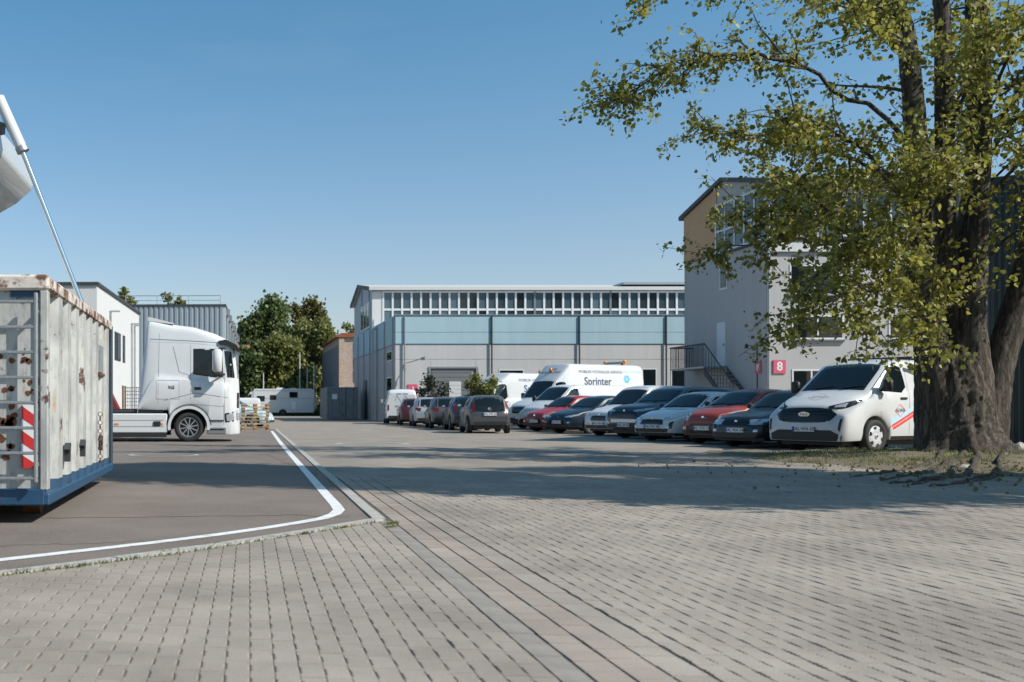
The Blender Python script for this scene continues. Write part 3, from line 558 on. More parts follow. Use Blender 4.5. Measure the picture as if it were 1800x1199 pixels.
class Vehicle:
    """x forward, y left, z up; s = distance from the front"""
    def __init__(self, name, label, cat, loc, heading, L, group=None, at='front'):
        h = Vector((math.cos(heading), math.sin(heading), 0)); p = Vector((loc[0], loc[1], 0)); c = p-h*L/2 if at == 'front' else p+h*L/2
        self.root = thing(name, label, cat, c, heading, group); self.L = L
    def body(self, W, top, belt, sill, arches, halfw, roofw, mat, crown=.04, win=.06, name='body', shoulder=.07, ds=.05, bulge=.012):
        L = self.L; ft = smooth_curve(top, L, win); fb = smooth_curve(belt, L, .1); fw = smooth_curve(halfw, L, min(win, .04)); fr = smooth_curve(roofw, L, .08); fl = smooth_curve(sill, L, .02)
        self.ft, self.fw, self.fr = ft, fw, fr
        ss = sorted(set([0, .01, .025, .045, .07, .10, .14, L, L-.01, L-.025, L-.045, L-.07, L-.10, L-.14]+list(np.arange(.18, L-.16, ds))+[c+q for c, r in arches for q in (-r, -r*.97, -r*.9, r*.9, r*.97, r)]))
        half = []
        for s in ss:
            zt, w, wt, zl = ft(s), fw(s), fr(s), fl(s)
            for c, r in arches:
                if abs(s-c) < r: zl = max(zl, .30*0+math.sqrt(max(r*r-(s-c)**2, 0))+self.axle_z)
            wt = min(wt, w-.02); zr = zt-crown-shoulder; zb = min(fb(s), zr-.01); zl = min(zl, zb-.05)
            h = zb-zl
            pts = [(0, zl), (w*.7, zl), (w*.955, zl), (w*.985, zl+.10*h), (w, zl+.42*h), (w*.998, zl+.75*h), (w*.985, zb-.03*min(1, h)), (w*.965, zb)]
            a, b = (w*.955, zb+.012), (wt, zr)
            for t in (0.08, .36, .68, 1.): pts.append((a[0]+(b[0]-a[0])*t+bulge*math.sin(t*math.pi), a[1]+(b[1]-a[1])*t))
            pts += [(wt-.018, zr+shoulder*.5), (wt-.06, zr+shoulder*.85), (wt-.16, zt-crown*.62), (wt*.5, zt-crown*.18), (0, zt)]
            half.append((L/2-s, pts))
        n = len(half[0][1]); ring = 2*n-2; V = []; Fc = []
        for x, p in half:
            V += [(x, q[0], q[1]) for q in p]+[(x, -q[0], q[1]) for q in p[-2:0:-1]]
        for i in range(len(half)-1):
            for j in range(ring): Fc.append((i*ring+j, i*ring+(j+1) % ring, (i+1)*ring+(j+1) % ring, (i+1)*ring+j))
        for e in (0, (len(half)-1)*ring):          # end caps as strips
            for j in range(n-1):
                a, b = e+j, e+j+1; c, d = e+(ring-j) % ring, e+(ring-j-1) % ring
                if len({a, b, c, d}) >= 3: Fc.append(tuple(dict.fromkeys((a, b, d, c))))
        mb = MB().add(V, Fc); self.bvh = BVHTree.FromPolygons(V, Fc); self.bo = mb.build(name, mat, self.root, smooth=38); return self.bo
    def hit(self, view, a, b, off):
        o, d = {'front': ((30, a, b), (-1, 0, 0)), 'rear': ((-30, a, b), (1, 0, 0)), 'left': ((a, 30, b), (0, -1, 0)), 'right': ((a, -30, b), (0, 1, 0)), 'top': ((a, b, 30), (0, 0, -1))}[view]
        h = self.bvh.ray_cast(Vector(o), Vector(d))
        if h[0] is None:
            q = Vector(o)+Vector(d)*(30-self.L*.45 if view in ('front', 'rear') else 29); h = self.bvh.find_nearest(q)
        n = h[1]
        if n.dot(Vector(d)) > 0: n = -n
        return h[0]+n*off
    def X(self, s): return self.L/2-s
    def patch(self, name, view, top, bot, mat, off=.004, rows=3, sub=3, parent=None, skirt=.012):
        if view in ('left', 'right'): top = [(self.X(s), z) for s, z in top]; bot = [(self.X(s), z) for s, z in bot]
        if view == 'top': top = [(self.X(s), y) for s, y in top]; bot = [(self.X(s), y) for s, y in bot]
        def res(l):
            o = []
            for p, q in zip(l, l[1:]): o += [(p[0]+(q[0]-p[0])*i/sub, p[1]+(q[1]-p[1])*i/sub) for i in range(sub)]
            return o+[l[-1]]
        T, B = res(top), res(bot); n = len(T); m = rows+1; V = []
        for r in range(m):
            f = r/rows; V += [self.hit(view, T[i][0]+(B[i][0]-T[i][0])*f, T[i][1]+(B[i][1]-T[i][1])*f, off) for i in range(n)]
        Fc = [(r*n+i, r*n+i+1, (r+1)*n+i+1, (r+1)*n+i) for r in range(rows) for i in range(n-1)]
        if skirt:
            edge = [i for i in range(n)]+[r*n+n-1 for r in range(1, m)]+[(m-1)*n+i for i in range(n-2, -1, -1)]+[r*n for r in range(m-2, 0, -1)]
            d = {'front': (-1, 0, 0), 'rear': (1, 0, 0), 'left': (0, -1, 0), 'right': (0, 1, 0), 'top': (0, 0, -1)}[view]; b0 = len(V); V += [V[i]+Vector(d)*skirt for i in edge]; k = len(edge)
            Fc += [(edge[i], edge[(i+1) % k], b0+(i+1) % k, b0+i) for i in range(k)]
        return MB().add(V, Fc).build(name, mat, parent or self.root, smooth=40)
    def pair(self, name, view, top, bot, mat, **k):
        if view in ('front', 'rear', 'top'):
            for sg in (1, -1):
                f = (lambda p: (p[0]*sg, p[1])) if view != 'top' else (lambda p: (p[0], p[1]*sg)); self.patch(name, view, [f(p) for p in top], [f(p) for p in bot], mat, **k)
        else:
            for v in ('left', 'right'): self.patch(name, v, top, bot, mat, **k)
    def text(self, txt, view, a, b, size, mat, bold=0., off=.006, stretch=1., parent=None, tilt=0.):
        V, Fc = text_mesh(txt, size, bold); sg = {'front': 1, 'rear': -1, 'left': -1, 'right': 1, 'top': 1}[view]; P = []
        if view in ('left', 'right'): a = self.X(a)
        if view == 'top': a = self.X(a)
        for v in V:
            x, y = v.x*stretch, v.y
            if view == 'top': P.append(self.hit('top', a-y*-1*-1, b-x*-1, off))     # read from the front
            else: P.append(self.hit(view, a+sg*x, b+y+tilt*x, off))
        return MB().add(P, Fc).build('lettering', mat, parent or self.root, smooth=0)
    def plate(self, view, z, txt, y=0., wd=.52):
        sg = 1 if view == 'front' else -1; hw = wd/2; xs = [self.hit(view, y+q, z, 0).x for q in (-hw, 0, hw)]; x = max(xs)*1 if view == 'front' else min(xs); x += .012*sg
        p = MB().box(x-.012, x+.012, y-hw, y+hw, z-.056, z+.056).build('number_plate', 'plate_white', self.root)
        MB().box(x-.013, x+.0145, y-sg*hw if sg < 0 else y-hw, (y-sg*hw+.045) if sg < 0 else y-hw+.045, z-.052, z+.052).build('country_strip', 'plate_blue', p) if False else None
        yl = y-hw*sg                                        # reader's left
        MB().box(x+.0125*sg, x+.0145*sg, yl, yl+.045*sg, z-.054, z+.054).build('country_strip', 'plate_blue', p)
        if txt: flat_text(txt, .105, 'ink', p, (x+.0135*sg, y+.022*sg, z), (0, sg, 0), (0, 0, 1), .0015)
    def wheels(self, s1, s2, track, r, wd=.2, style='spoke', rim='alloy', both=True):
        for s in (s1, s2):
            for sg in (1, -1):
                x = self.X(s); yo = sg*track; ax = (0, sg, 0); rr = r*.66
                prof = [(rr, -wd*.5), (r*.93, -wd*.5), (r, -wd*.38), (r, wd*.38), (r*.95, wd*.48), (r*.80, wd*.52), (rr+.012, wd*.46), (rr, wd*.42)]
                o = (x, yo-sg*wd*.5, r); wh = MB().lathe(prof, o, ax, 28).build('wheel', 'tyre', self.root, smooth=50)
                fc = wd*.42
                if style == 'cap':                           # closed cover with slots
                    rm = MB().lathe([(rr, fc-.03), (rr*.97, fc), (rr*.82, fc+.012), (rr*.5, fc+.022), (rr*.26, fc+.012), (rr*.2, fc+.03), (0, fc+.03)], o, ax, 28).build('hubcap', rim, wh, smooth=40)
                    for k in range(6):
                        a = k*math.pi/3+.3; c, sn = math.cos(a), math.sin(a); q = [(rr*.66, -.10*rr), (rr*.88, -.19*rr), (rr*.90, .19*rr), (rr*.66, .10*rr)]
                        MB().add([(o[0]+c*u-sn*v, o[1]+sg*(fc+.0225), o[2]+sn*u+c*v) for u, v in q]+[(o[0]+c*u-sn*v, o[1]+sg*(fc-.0), o[2]+sn*u+c*v) for u, v in q], [(0, 1, 2, 3), (4, 5, 6, 7), (0, 1, 5, 4), (1, 2, 6, 5), (2, 3, 7, 6), (3, 0, 4, 7)]).build('slot', 'black_trim', wh, smooth=0)
                    MB().lathe([(rr*.12, fc+.03), (rr*.1, fc+.036), (0, fc+.036)], o, ax, 12).build('hub_badge', 'black_trim', wh)
                else:
                    mb = MB().lathe([(rr, fc-.02), (rr*.94, fc-.005), (rr*.9, fc-.03), (rr*.88, -.02), (0, -.02)], o, ax, 28)
                    mb.build('rim', 'dark_rim' if style != 'truck' else 'dark_rim', wh, smooth=40)
                    sp = MB().lathe([(rr*1.0, fc-.022), (rr*.985, fc+.002), (rr*.92, fc+.0)], o, ax, 28).lathe([(rr*.24, fc-.02), (rr*.22, fc+.004), (0, fc+.004)], o, ax, 14); ns = 10 if style == 'truck' else 5
                    for k in range(ns):
                        a = k*2*math.pi/ns+.2; c, sn = math.cos(a), math.sin(a); h1, h2 = (rr*.13, rr*.09) if ns == 5 else (rr*.05, rr*.05)
                        q = [(rr*.15, -h1), (rr*.95, -h2), (rr*.95, h2), (rr*.15, h1)]
                        sp.add([(o[0]+c*u-sn*v, o[1]+sg*(fc-.002), o[2]+sn*u+c*v) for u, v in q]+[(o[0]+c*u-sn*v, o[1]+sg*(fc-.04), o[2]+sn*u+c*v) for u, v in q], [(0, 1, 2, 3), (4, 5, 6, 7), (0, 1, 5, 4), (1, 2, 6, 5), (2, 3, 7, 6), (3, 0, 4, 7)])
                    sp.build('spokes', rim, wh, smooth=40)
    def mirror(self, s, y, z, size=(.1, .22, .16), mat='black_trim', arm=True):
        for sg in (1, -1):
            x = self.X(s); mb = MB().box(x-size[0]/2, x+size[0]/2, sg*(y+.06), sg*(y+.06+size[1]), z, z+size[2], .035)
            mb.box(x-.03, x+.03, sg*(y-.05), sg*(y+.10), z+.01, z+.06, .01)
            m = mb.build('mirror', mat, self.root, smooth=50); MB().box(x-size[0]/2-.004, x-size[0]/2+.004, sg*(y+.085), sg*(y+.04+size[1]), z+.02, z+size[2]-.02).build('mirror_glass', 'chrome', m)

def underbody(v, W, s1, s2):
    MB().box(v.X(v.L-.25), v.X(.25), -W*.36, W*.36, .17, .34).build('underbody', 'black_trim', v.root)

def hatch(name, label, cat, loc, head, paint, L=4.0, W=1.74, H=1.48, r=.31, s1=.82, wb=2.5, at='front', plate='', nz=.74, cz=.97, cs=1.05, rs=1.78, re=.72, tz=1.0, suv=0., group=None, sill=.24, lamp='mid', grille=None, bp=2.1, tail='tall', rim='alloy', estate=False, trim_low=True):
    v = Vehicle(name, label, cat, loc, head, L, group, at); v.axle_z = r; s2 = s1+wb
    te = L-.13
    top = [(0, nz-.20), (.03, nz-.08), (.10, nz), (.22, nz+.05), (cs*.6, (nz+cz)/2+.06), (cs, cz), (rs, H-.06), (rs+.42, H), (L-re-.35, H-.015), (L-re, H-.06), (te, tz), (L-.05, tz-.05), (L, tz-.18)]
    belt = [(0, nz-.2), (.3, nz-.06), (cs, cz-.07), (L-.5, cz+.03), (L, cz-.1)]
    h = W/2
    v.body(W, top, belt, [(0, sill+.02), (.5, sill), (L-.5, sill), (L, sill+.08)], [(s1, r+.075), (s2, r+.075)],
           [(0, h*.70), (.05, h*.79), (.14, h*.87), (.3, h*.94), (.65, h*.99), (1.3, h), (L-1.1, h), (L-.5, h*.97), (L-.15, h*.90), (L-.04, h*.84), (L, h*.80)],
           [(0, h*.6), (.3, h*.8), (cs, h*.87), (rs, h*.715), (L-re, h*.70), (te, h*.80), (L, h*.70)], paint)
    zb = cz+.05
    ws = h*.66
    v.patch('windscreen', 'front', [(-ws, H-.10), (-ws*.5, H-.075), (0, H-.07), (ws*.5, H-.075), (ws, H-.10)], [(-h*.82, cz+.02), (-h*.45, cz+.035), (0, cz+.04), (h*.45, cz+.035), (h*.82, cz+.02)], 'glass', rows=6)
    zw = H-.155
    v.pair('side_window', 'left', [(rs+.10, zw-.03), (bp-.04, zw)], [(cs+.36, zb-.02), (bp-.04, zb)], 'glass', rows=3)
    v.pair('side_window', 'left', [(bp+.04, zw), (L-re-.42, zw-.01)], [(bp+.04, zb), (L-re-.26, zb+.02)], 'glass', rows=3)
    if estate or L > 4.2: v.pair('quarter_window', 'left', [(L-re-.36, zw-.01), (L-re-.12, zw-.05)], [(L-re-.2, zb+.03), (L-re+.12, zb+.06)], 'glass', rows=2)
    v.patch('rear_window', 'rear', [(-h*.62, H-.13), (0, H-.11), (h*.62, H-.13)], [(-h*.70, tz+.04), (0, tz+.02), (h*.70, tz+.04)], 'glass', rows=4)
    v.patch('lower_bumper', 'front', [(-h*.70, sill+.14), (0, sill+.15), (h*.70, sill+.14)], [(-h*.66, sill+.03), (0, sill+.03), (h*.66, sill+.03)], 'black_trim', off=.006)
    v.patch('rear_valance', 'rear', [(-h*.76, sill+.2), (0, sill+.22), (h*.76, sill+.2)], [(-h*.72, sill+.09), (0, sill+.09), (h*.72, sill+.09)], 'black_trim', off=.006)
    v.pair('sill_trim', 'left', [(s1+r+.1, sill+.10), (s2-r-.1, sill+.10)], [(s1+r+.1, sill+.02), (s2-r-.1, sill+.02)], 'black_trim', off=.004, rows=1)
    hl = dict(mid=([(h*.47, nz-.05), (h*.70, nz+.0), (h*.88, nz+.055)], [(h*.46, nz-.12), (h*.70, nz-.13), (h*.90, nz-.06)]), slim=([(h*.40, nz-.07), (h*.66, nz-.035), (h*.88, nz+.02)], [(h*.42, nz-.115), (h*.68, nz-.12), (h*.90, nz-.05)]),
              tall=([(h*.56, nz-.02), (h*.74, nz+.04), (h*.86, nz+.09)], [(h*.55, nz-.17), (h*.72, nz-.19), (h*.88, nz-.11)]), block=([(h*.42, nz-.04), (h*.64, nz-.03), (h*.84, nz-.01)], [(h*.42, nz-.17), (h*.64, nz-.17), (h*.86, nz-.15)]))[lamp]
    v.pair('headlight', 'front', hl[0], hl[1], 'lamp_clear', off=.006, rows=2)
    if grille:
        gw, g0, g1 = grille; g = v.patch('grille', 'front', [(-gw*.9, g1), (-gw*.5, g1+.01), (0, g1+.012), (gw*.5, g1+.01), (gw*.9, g1)], [(-gw, g0), (-gw*.5, g0-.005), (0, g0-.005), (gw*.5, g0-.005), (gw, g0)], 'black_gloss', off=.006)
    if tail == 'tall': v.pair('tail_light', 'rear', [(h*.66, tz+.16), (h*.80, tz+.14)], [(h*.70, tz-.22), (h*.86, tz-.22)], 'lamp_red', off=.008)
    else: v.pair('tail_light', 'rear', [(h*.52, tz-.04), (h*.84, tz-.02)], [(h*.55, tz-.20), (h*.86, tz-.18)], 'lamp_red', off=.008)
    for y0 in (-h*.55, h*.05): MB().tube([v.hit('front', y0, cz+.05, .015), v.hit('front', y0+h*.5, cz+.085, .015)], [.011, .007], 5).build('wiper', 'black_trim', v.root)
    v.pair('bonnet_gap', 'top', [(.24, h*.60), (cs*.6, h*.80), (cs, h*.84)], [(.24, h*.605+.006), (cs*.6, h*.80+.008), (cs, h*.84+.008)], 'black_trim', off=.002, rows=1, sub=5, skirt=0)
    v.pair('fog_lamp', 'front', [(h*.60, sill+.22), (h*.72, sill+.225)], [(h*.60, sill+.16), (h*.72, sill+.165)], 'lamp_clear', off=.008)
    xb_ = v.hit('front', 0, nz-.09, .006).x; MB().lathe([(.045, 0), (.04, .006), (0, .006)], (xb_, 0, nz-.09), (1, 0, 0), 14).build('badge', 'chrome', v.root)
    v.mirror(cs+.42, h*.90, cz+.02, (.08, .17, .12), mat='black_trim'); v.wheels(s1, s2, h-.02, r, rim=rim)
    for s in (bp-.22, bp+.62): v.pair('door_handle', 'left', [(s, cz-.10), (s+.2, cz-.10)], [(s, cz-.135), (s+.2, cz-.135)], paint, off=.018, rows=1, sub=1)
    v.pair('door_gap', 'left', [(bp-.004, cz-.02), (bp+.004, cz-.02)], [(bp-.004, sill+.12), (bp+.004, sill+.12)], 'black_trim', off=.002, rows=3, sub=1, skirt=0)
    v.pair('door_gap', 'left', [(cs+.30, cz-.05), (cs+.308, cz-.05)], [(cs+.22, sill+.12), (cs+.228, sill+.12)], 'black_trim', off=.002, rows=3, sub=1, skirt=0)
    underbody(v, W, s1, s2)
    if plate is not None: v.plate('front', .44 if nz > .7 else .4, plate)
    v.plate('rear', .74 if at == 'rear' else .7, plate if at == 'rear' else '')
    v.cz, v.cs, v.nz, v.H, v.W, v.tz = cz, cs, nz, H, W, tz
    return v

def van(name, label, cat, loc, head, paint, L=5.0, W=1.98, H=2.0, r=.34, s1=.95, wb=2.95, at='front', plate='', nz=1.0, cz=1.27, cs=.78, rs=1.62, group=None, bp=1.95, lean=.10, rim='hubcap', style='cap', hood_round=.1, roof_s=None, sill=.28, low='black_trim', lampz=None):
    v = Vehicle(name, label, cat, loc, head, L, group, at); v.axle_z = r; s2 = s1+wb; h = W/2; roof_s = roof_s or rs+.45
    top = [(0, nz-.34), (.03, nz-.16), (.08, nz-.05), (.20, nz+.02), (cs*.65, (nz+cz)/2+.05), (cs, cz), (rs, min(H-.08, cz+.86)), (roof_s, H), (L-.35, H-.01), (L-.10, H-.05), (L-.03, H-.14), (L, H-.22)]
    v.body(W, top, [(0, nz-.3), (.4, nz-.08), (cs, cz-.09), (cs+.6, cz), (L, cz)], [(0, sill-.02), (.5, sill), (L-.5, sill+.02), (L, sill+.1)], [(s1, r+.085), (s2, r+.085)],
           [(0, h*.83), (.05, h*.90), (.14, h*.942), (.3, h*.972), (.65, h*.993), (1.2, h), (L-.4, h), (L-.08, h*.97), (L, h*.94)],
           [(0, h*.62), (.3, h*.82), (cs, h*.90), (rs, h*.80), (rs+.5, h*.85), (L-.2, h*.85), (L, h*.80)], paint, crown=.05, shoulder=.10, win=.05)
    zt = min(H-.08, cz+.86)-.035; ws = h*.77; v.zt = zt
    v.patch('windscreen', 'front', [(-ws, zt-.05), (-ws*.5, zt-.01), (0, zt), (ws*.5, zt-.01), (ws, zt-.05)], [(-h*.85, cz+.03), (-h*.45, cz+.05), (0, cz+.055), (h*.45, cz+.05), (h*.85, cz+.03)], 'glass', rows=6)
    v.pair('side_window', 'left', [(rs-.02, zt-.12), (rs+.16, zt-.06), (bp-.12, zt-.06), (bp-.02, zt-.10)], [(cs+.32, cz+.06), (cs+.62, cz+.0), (bp-.16, cz-.02), (bp+.02, cz+.10)], 'glass', rows=4)
    v.patch('lower_bumper', 'front', [(-h*.86, sill+.10), (-h*.62, sill+.22), (0, sill+.22), (h*.62, sill+.22), (h*.86, sill+.10)], [(-h*.84, sill-.008), (-h*.6, sill-.014), (0, sill-.014), (h*.6, sill-.014), (h*.84, sill-.008)], low, off=.008)
    v.pair('sill_trim', 'left', [(s1+r+.12, sill+.09), (s2-r-.12, sill+.09)], [(s1+r+.12, sill+.01), (s2-r-.12, sill+.01)], 'black_trim', off=.005, rows=1)
    v.pair('tail_light', 'rear', [(h*.80, 1.15), (h*.90, 1.15)], [(h*.80, .80), (h*.91, .80)], 'lamp_red', off=.008)
    for s in (cs+.28, bp+.08): v.pair('door_gap', 'left', [(s, cz-.04), (s+.009, cz-.04)], [(s, sill+.12), (s+.009, sill+.12)], 'shutter_grey', off=.002, rows=4, sub=1, skirt=0)
    v.pair('door_gap', 'left', [(bp+.08, zt-.03), (bp+.089, zt-.03)], [(bp+.08, cz-.04), (bp+.089, cz-.04)], 'shutter_grey', off=.002, rows=3, sub=1, skirt=0)
    v.pair('door_handle', 'left', [(bp-.22, cz-.12), (bp+.0, cz-.12)], [(bp-.22, cz-.165), (bp+.0, cz-.165)], 'black_trim', off=.02, rows=1, sub=1)
    v.mirror(cs+.36, h*.93, cz+.0, (.12, .2, .27)); v.wheels(s1, s2, h-.02, r, .22, style, rim); underbody(v, W, s1, s2)
    if plate is not None: v.plate('front', sill+.24, plate)
    v.plate('rear', .9, '')
    v.cz, v.cs, v.nz, v.H, v.W, v.sill, v.bp = cz, cs, nz, H, W, sill, bp
    return v

HD = math.pi+R(25); ROW = 'vehicles parked at an angle along the right side'
# --- white van nearest, beside the tree
t = van('cargo_van', 'white van with red side stripes beside the big tree trunk', 'van', (12.77, 23.33), HD, 'white_paint', L=5.05, H=2.10, W=2.02, r=.365, s1=1.0, plate='HAL WA 600', nz=1.06, cz=1.34, cs=.86, rs=1.70, bp=2.02, group=ROW)
gr = t.patch('grille', 'front', [(-.60, .96), (-.3, .985), (0, .99), (.3, .985), (.60, .96)], [(-.52, .68), (-.3, .665), (0, .66), (.3, .665), (.52, .68)], 'black_gloss', off=.008)
t.pair('grille_corner', 'front', [(.58, .95), (.72, .84)], [(.50, .70), (.60, .70)], 'black_gloss', off=.008)
for i in range(4): t.patch('grille_bar', 'front', [(-.56, .735+i*.065), (0, .73+i*.065), (.56, .735+i*.065)], [(-.56, .715+i*.065), (0, .71+i*.065), (.56, .715+i*.065)], 'black_trim', off=.02, rows=1, parent=gr)
xb = t.hit('front', 0, .845, .03).x
bd = MB().add([(xb, .135*math.cos(a), .845+.055*math.sin(a)) for a in np.linspace(0, 2*math.pi, 25)[:-1]]+[(xb-.03, .14*math.cos(a), .845+.06*math.sin(a)) for a in np.linspace(0, 2*math.pi, 25)[:-1]], [tuple(range(24))]+[(i, (i+1) % 24, 24+(i+1) % 24, 24+i) for i in range(24)]).build('oval_badge', 'chrome', gr)
flat_text('Ford', .085, 'ink_navy', gr, (xb+.002, 0, .845), (0, 1, 0), (.0, 0, 1), .001)
t.pair('headlight', 'front', [(.50, 1.02), (.68, 1.08), (.80, 1.13), (.875, 1.17)], [(.52, .975), (.70, .955), (.82, .985), (.89, 1.06)], 'black_gloss', off=.008)
t.pair('headlight_lens', 'front', [(.62, 1.03), (.78, 1.09)], [(.62, .99), (.78, 1.0)], 'lamp_clear', off=.012)
t.pair('fog_slot', 'front', [(.82, .74), (.87, .75)], [(.80, .52), (.84, .48)], 'black_trim', off=.008)
def diamond(v, view, a, b, hw, hh, th, mat, off):
    P = [(-hw, 0), (0, hh), (hw, 0), (0, -hh)]; k = 1-th; V = []
    for f in (1, k):
        for x, y in P:
            V.append(v.hit(view, a+x*f, b+y*f, off) if view != 'top' else v.hit('top', a+y*f, b+x*f, off))
    return MB().add(V, [(i, (i+1) % 4, 4+(i+1) % 4, 4+i) for i in range(4)]).build('diamond_logo', mat, v.root, smooth=0)
for vw in ('left', 'right'): diamond(t, vw, t.X(1.78), .93, .19, .145, .14, 'ink_pink', .006); t.text('ALWA', vw, 1.78, .93, .115, 'ink_navy', off=.007)
diamond(t, 'top', t.X(.52), 0, .25, .16, .09, 'ink_pale', .010); t.text('ALWA', 'top', .52, 0, .11, 'ink_soft', off=.012)
for z0, wd, m in ((0, .055, 'ink_red'), (.085, .045, 'ink_red'), (.05, .03, 'ink_pink')):
    t.pair('side_stripe', 'left', [(1.44, .46+z0+wd), (2.6, .94+z0+wd), (4.2, 1.45+z0+wd)], [(1.44, .46+z0), (2.6, .94+z0), (4.2, 1.45+z0)], m, off=.004, rows=1, sub=8, skirt=0)
t.pair('side_band', 'left', [(1.44, .72), (2.6, 1.16), (4.2, 1.66)], [(1.44, .61), (2.6, 1.08), (4.2, 1.59)], 'ink_sky', off=.003, rows=1, sub=8, skirt=0)
for s in (2.6, 3.6):
    MB().box(t.X(s)-.03, t.X(s)+.03, -.75, .75, 2.09, 2.15, .01).build('roof_bar', 'black_trim', t.root)
MB().prism([(t.X(2.16), 1.98), (t.X(2.9), 1.72), (t.X(2.9), 1.66), (t.X(2.16), 1.92)], 'y', .95, 1.0).build('roof_rail_trim', 'black_trim', t.root)
for y0 in (-.4, .25): MB().tube([t.hit('front', y0, 1.42, .02), t.hit('front', y0+.45, 1.47, .02)], [.012, .008], 6).build('wiper', 'black_trim', t.root)

# --- the rest of the row, going back
hatch('parked_car', 'black older saloon with square headlights next to the white van', 'car', (12.5, 25.95), HD, 'paint_black', L=4.5, W=1.75, H=1.47, nz=.74, cz=.95, cs=1.28, rs=1.95, re=.5, plate='HAL WA 544', lamp='block', grille=(.42, .56, .66), group=ROW, bp=2.35, wb=2.65, s1=.9)
v = hatch('parked_car', 'copper red small car with tall headlights and body-colour grille', 'car', (12.74, 28.3), HD, 'paint_orange', L=3.7, W=1.68, H=1.52, nz=.82, cz=1.02, cs=.85, rs=1.62, plate='HAL WA 121', lamp='tall', grille=None, group=ROW, bp=1.95, wb=2.4, s1=.75)
v.patch('bumper_slot', 'front', [(-.5, .56), (0, .57), (.5, .56)], [(-.46, .30), (0, .29), (.46, .30)], 'black_gloss', off=.006); v.patch('chrome_mark', 'front', [(-.05, .72), (.12, .725)], [(-.05, .705), (.12, .71)], 'chrome', off=.006, rows=1)
v = hatch('parked_car', 'white small hatchback with wide dark oval grille', 'car', (12.4, 30.8), HD, 'white_paint', L=4.05, W=1.74, H=1.48, nz=.75, cz=.96, cs=1.02, rs=1.78, plate='HAL WA 93', lamp='mid', grille=(.42, .50, .64), group=ROW)
v.pair('fog_slot', 'front', [(.62, .56), (.72, .60)], [(.60, .40), (.68, .38)], 'black_gloss', off=.008); v.patch('lower_grille', 'front', [(-.45, .34), (0, .35), (.45, .34)], [(-.5, .28), (0, .27), (.5, .28)], 'black_gloss', off=.008)
v = hatch('parked_car', 'slate blue large SUV with chrome-framed grille and upright nose', 'SUV', (12.55, 33.4), HD, 'paint_slate', L=4.7, W=1.88, H=1.68, r=.36, nz=.98, cz=1.14, cs=1.15, rs=1.95, re=.5, plate='HAL SK 85', lamp='slim', grille=(.55, .70, .86), sill=.32, tz=1.15, group=ROW, bp=2.3, wb=2.79, s1=.92)
v.patch('skid_plate', 'front', [(-.7, .62), (0, .63), (.7, .62)], [(-.68, .52), (0, .52), (.68, .52)], 'alloy', off=.006)
v = hatch('delivery_van', 'white small delivery van between the slate SUV and dark hatchback', 'van', (12.85, 36.5), HD, 'white_paint', L=4.2, W=1.78, H=1.78, r=.32, nz=.84, cz=1.06, cs=.98, rs=1.78, re=.14, tz=1.2, plate='HAL WA 38', lamp='mid', grille=(.36, .54, .70), group=ROW, bp=2.1, estate=True)
hatch('parked_car', 'dark blue hatchback between the bright red hatchback and white small delivery van', 'car', (12.5, 40.0), HD, 'paint_darkblue', L=4.28, W=1.79, H=1.46, nz=.73, cz=.96, cs=1.12, rs=1.85, plate='HAL WA 40', lamp='slim', grille=(.40, .36, .50), group=ROW, bp=2.2, wb=2.62, s1=.88)
v = hatch('parked_car', 'bright red small hatchback in front of the white vans', 'car', (12.5, 43.0), HD, 'paint_red', L=4.0, W=1.72, H=1.5, nz=.76, cz=.98, plate='HAL WA 57', lamp='tall', grille=(.42, .34, .56), group=ROW)
van('panel_van', 'white low-roof panel van behind the red hatchback', 'van', (13.3, 46.2), HD, 'white_paint', L=5.1, W=1.95, H=2.02, plate='', nz=1.0, cz=1.26, group=ROW)
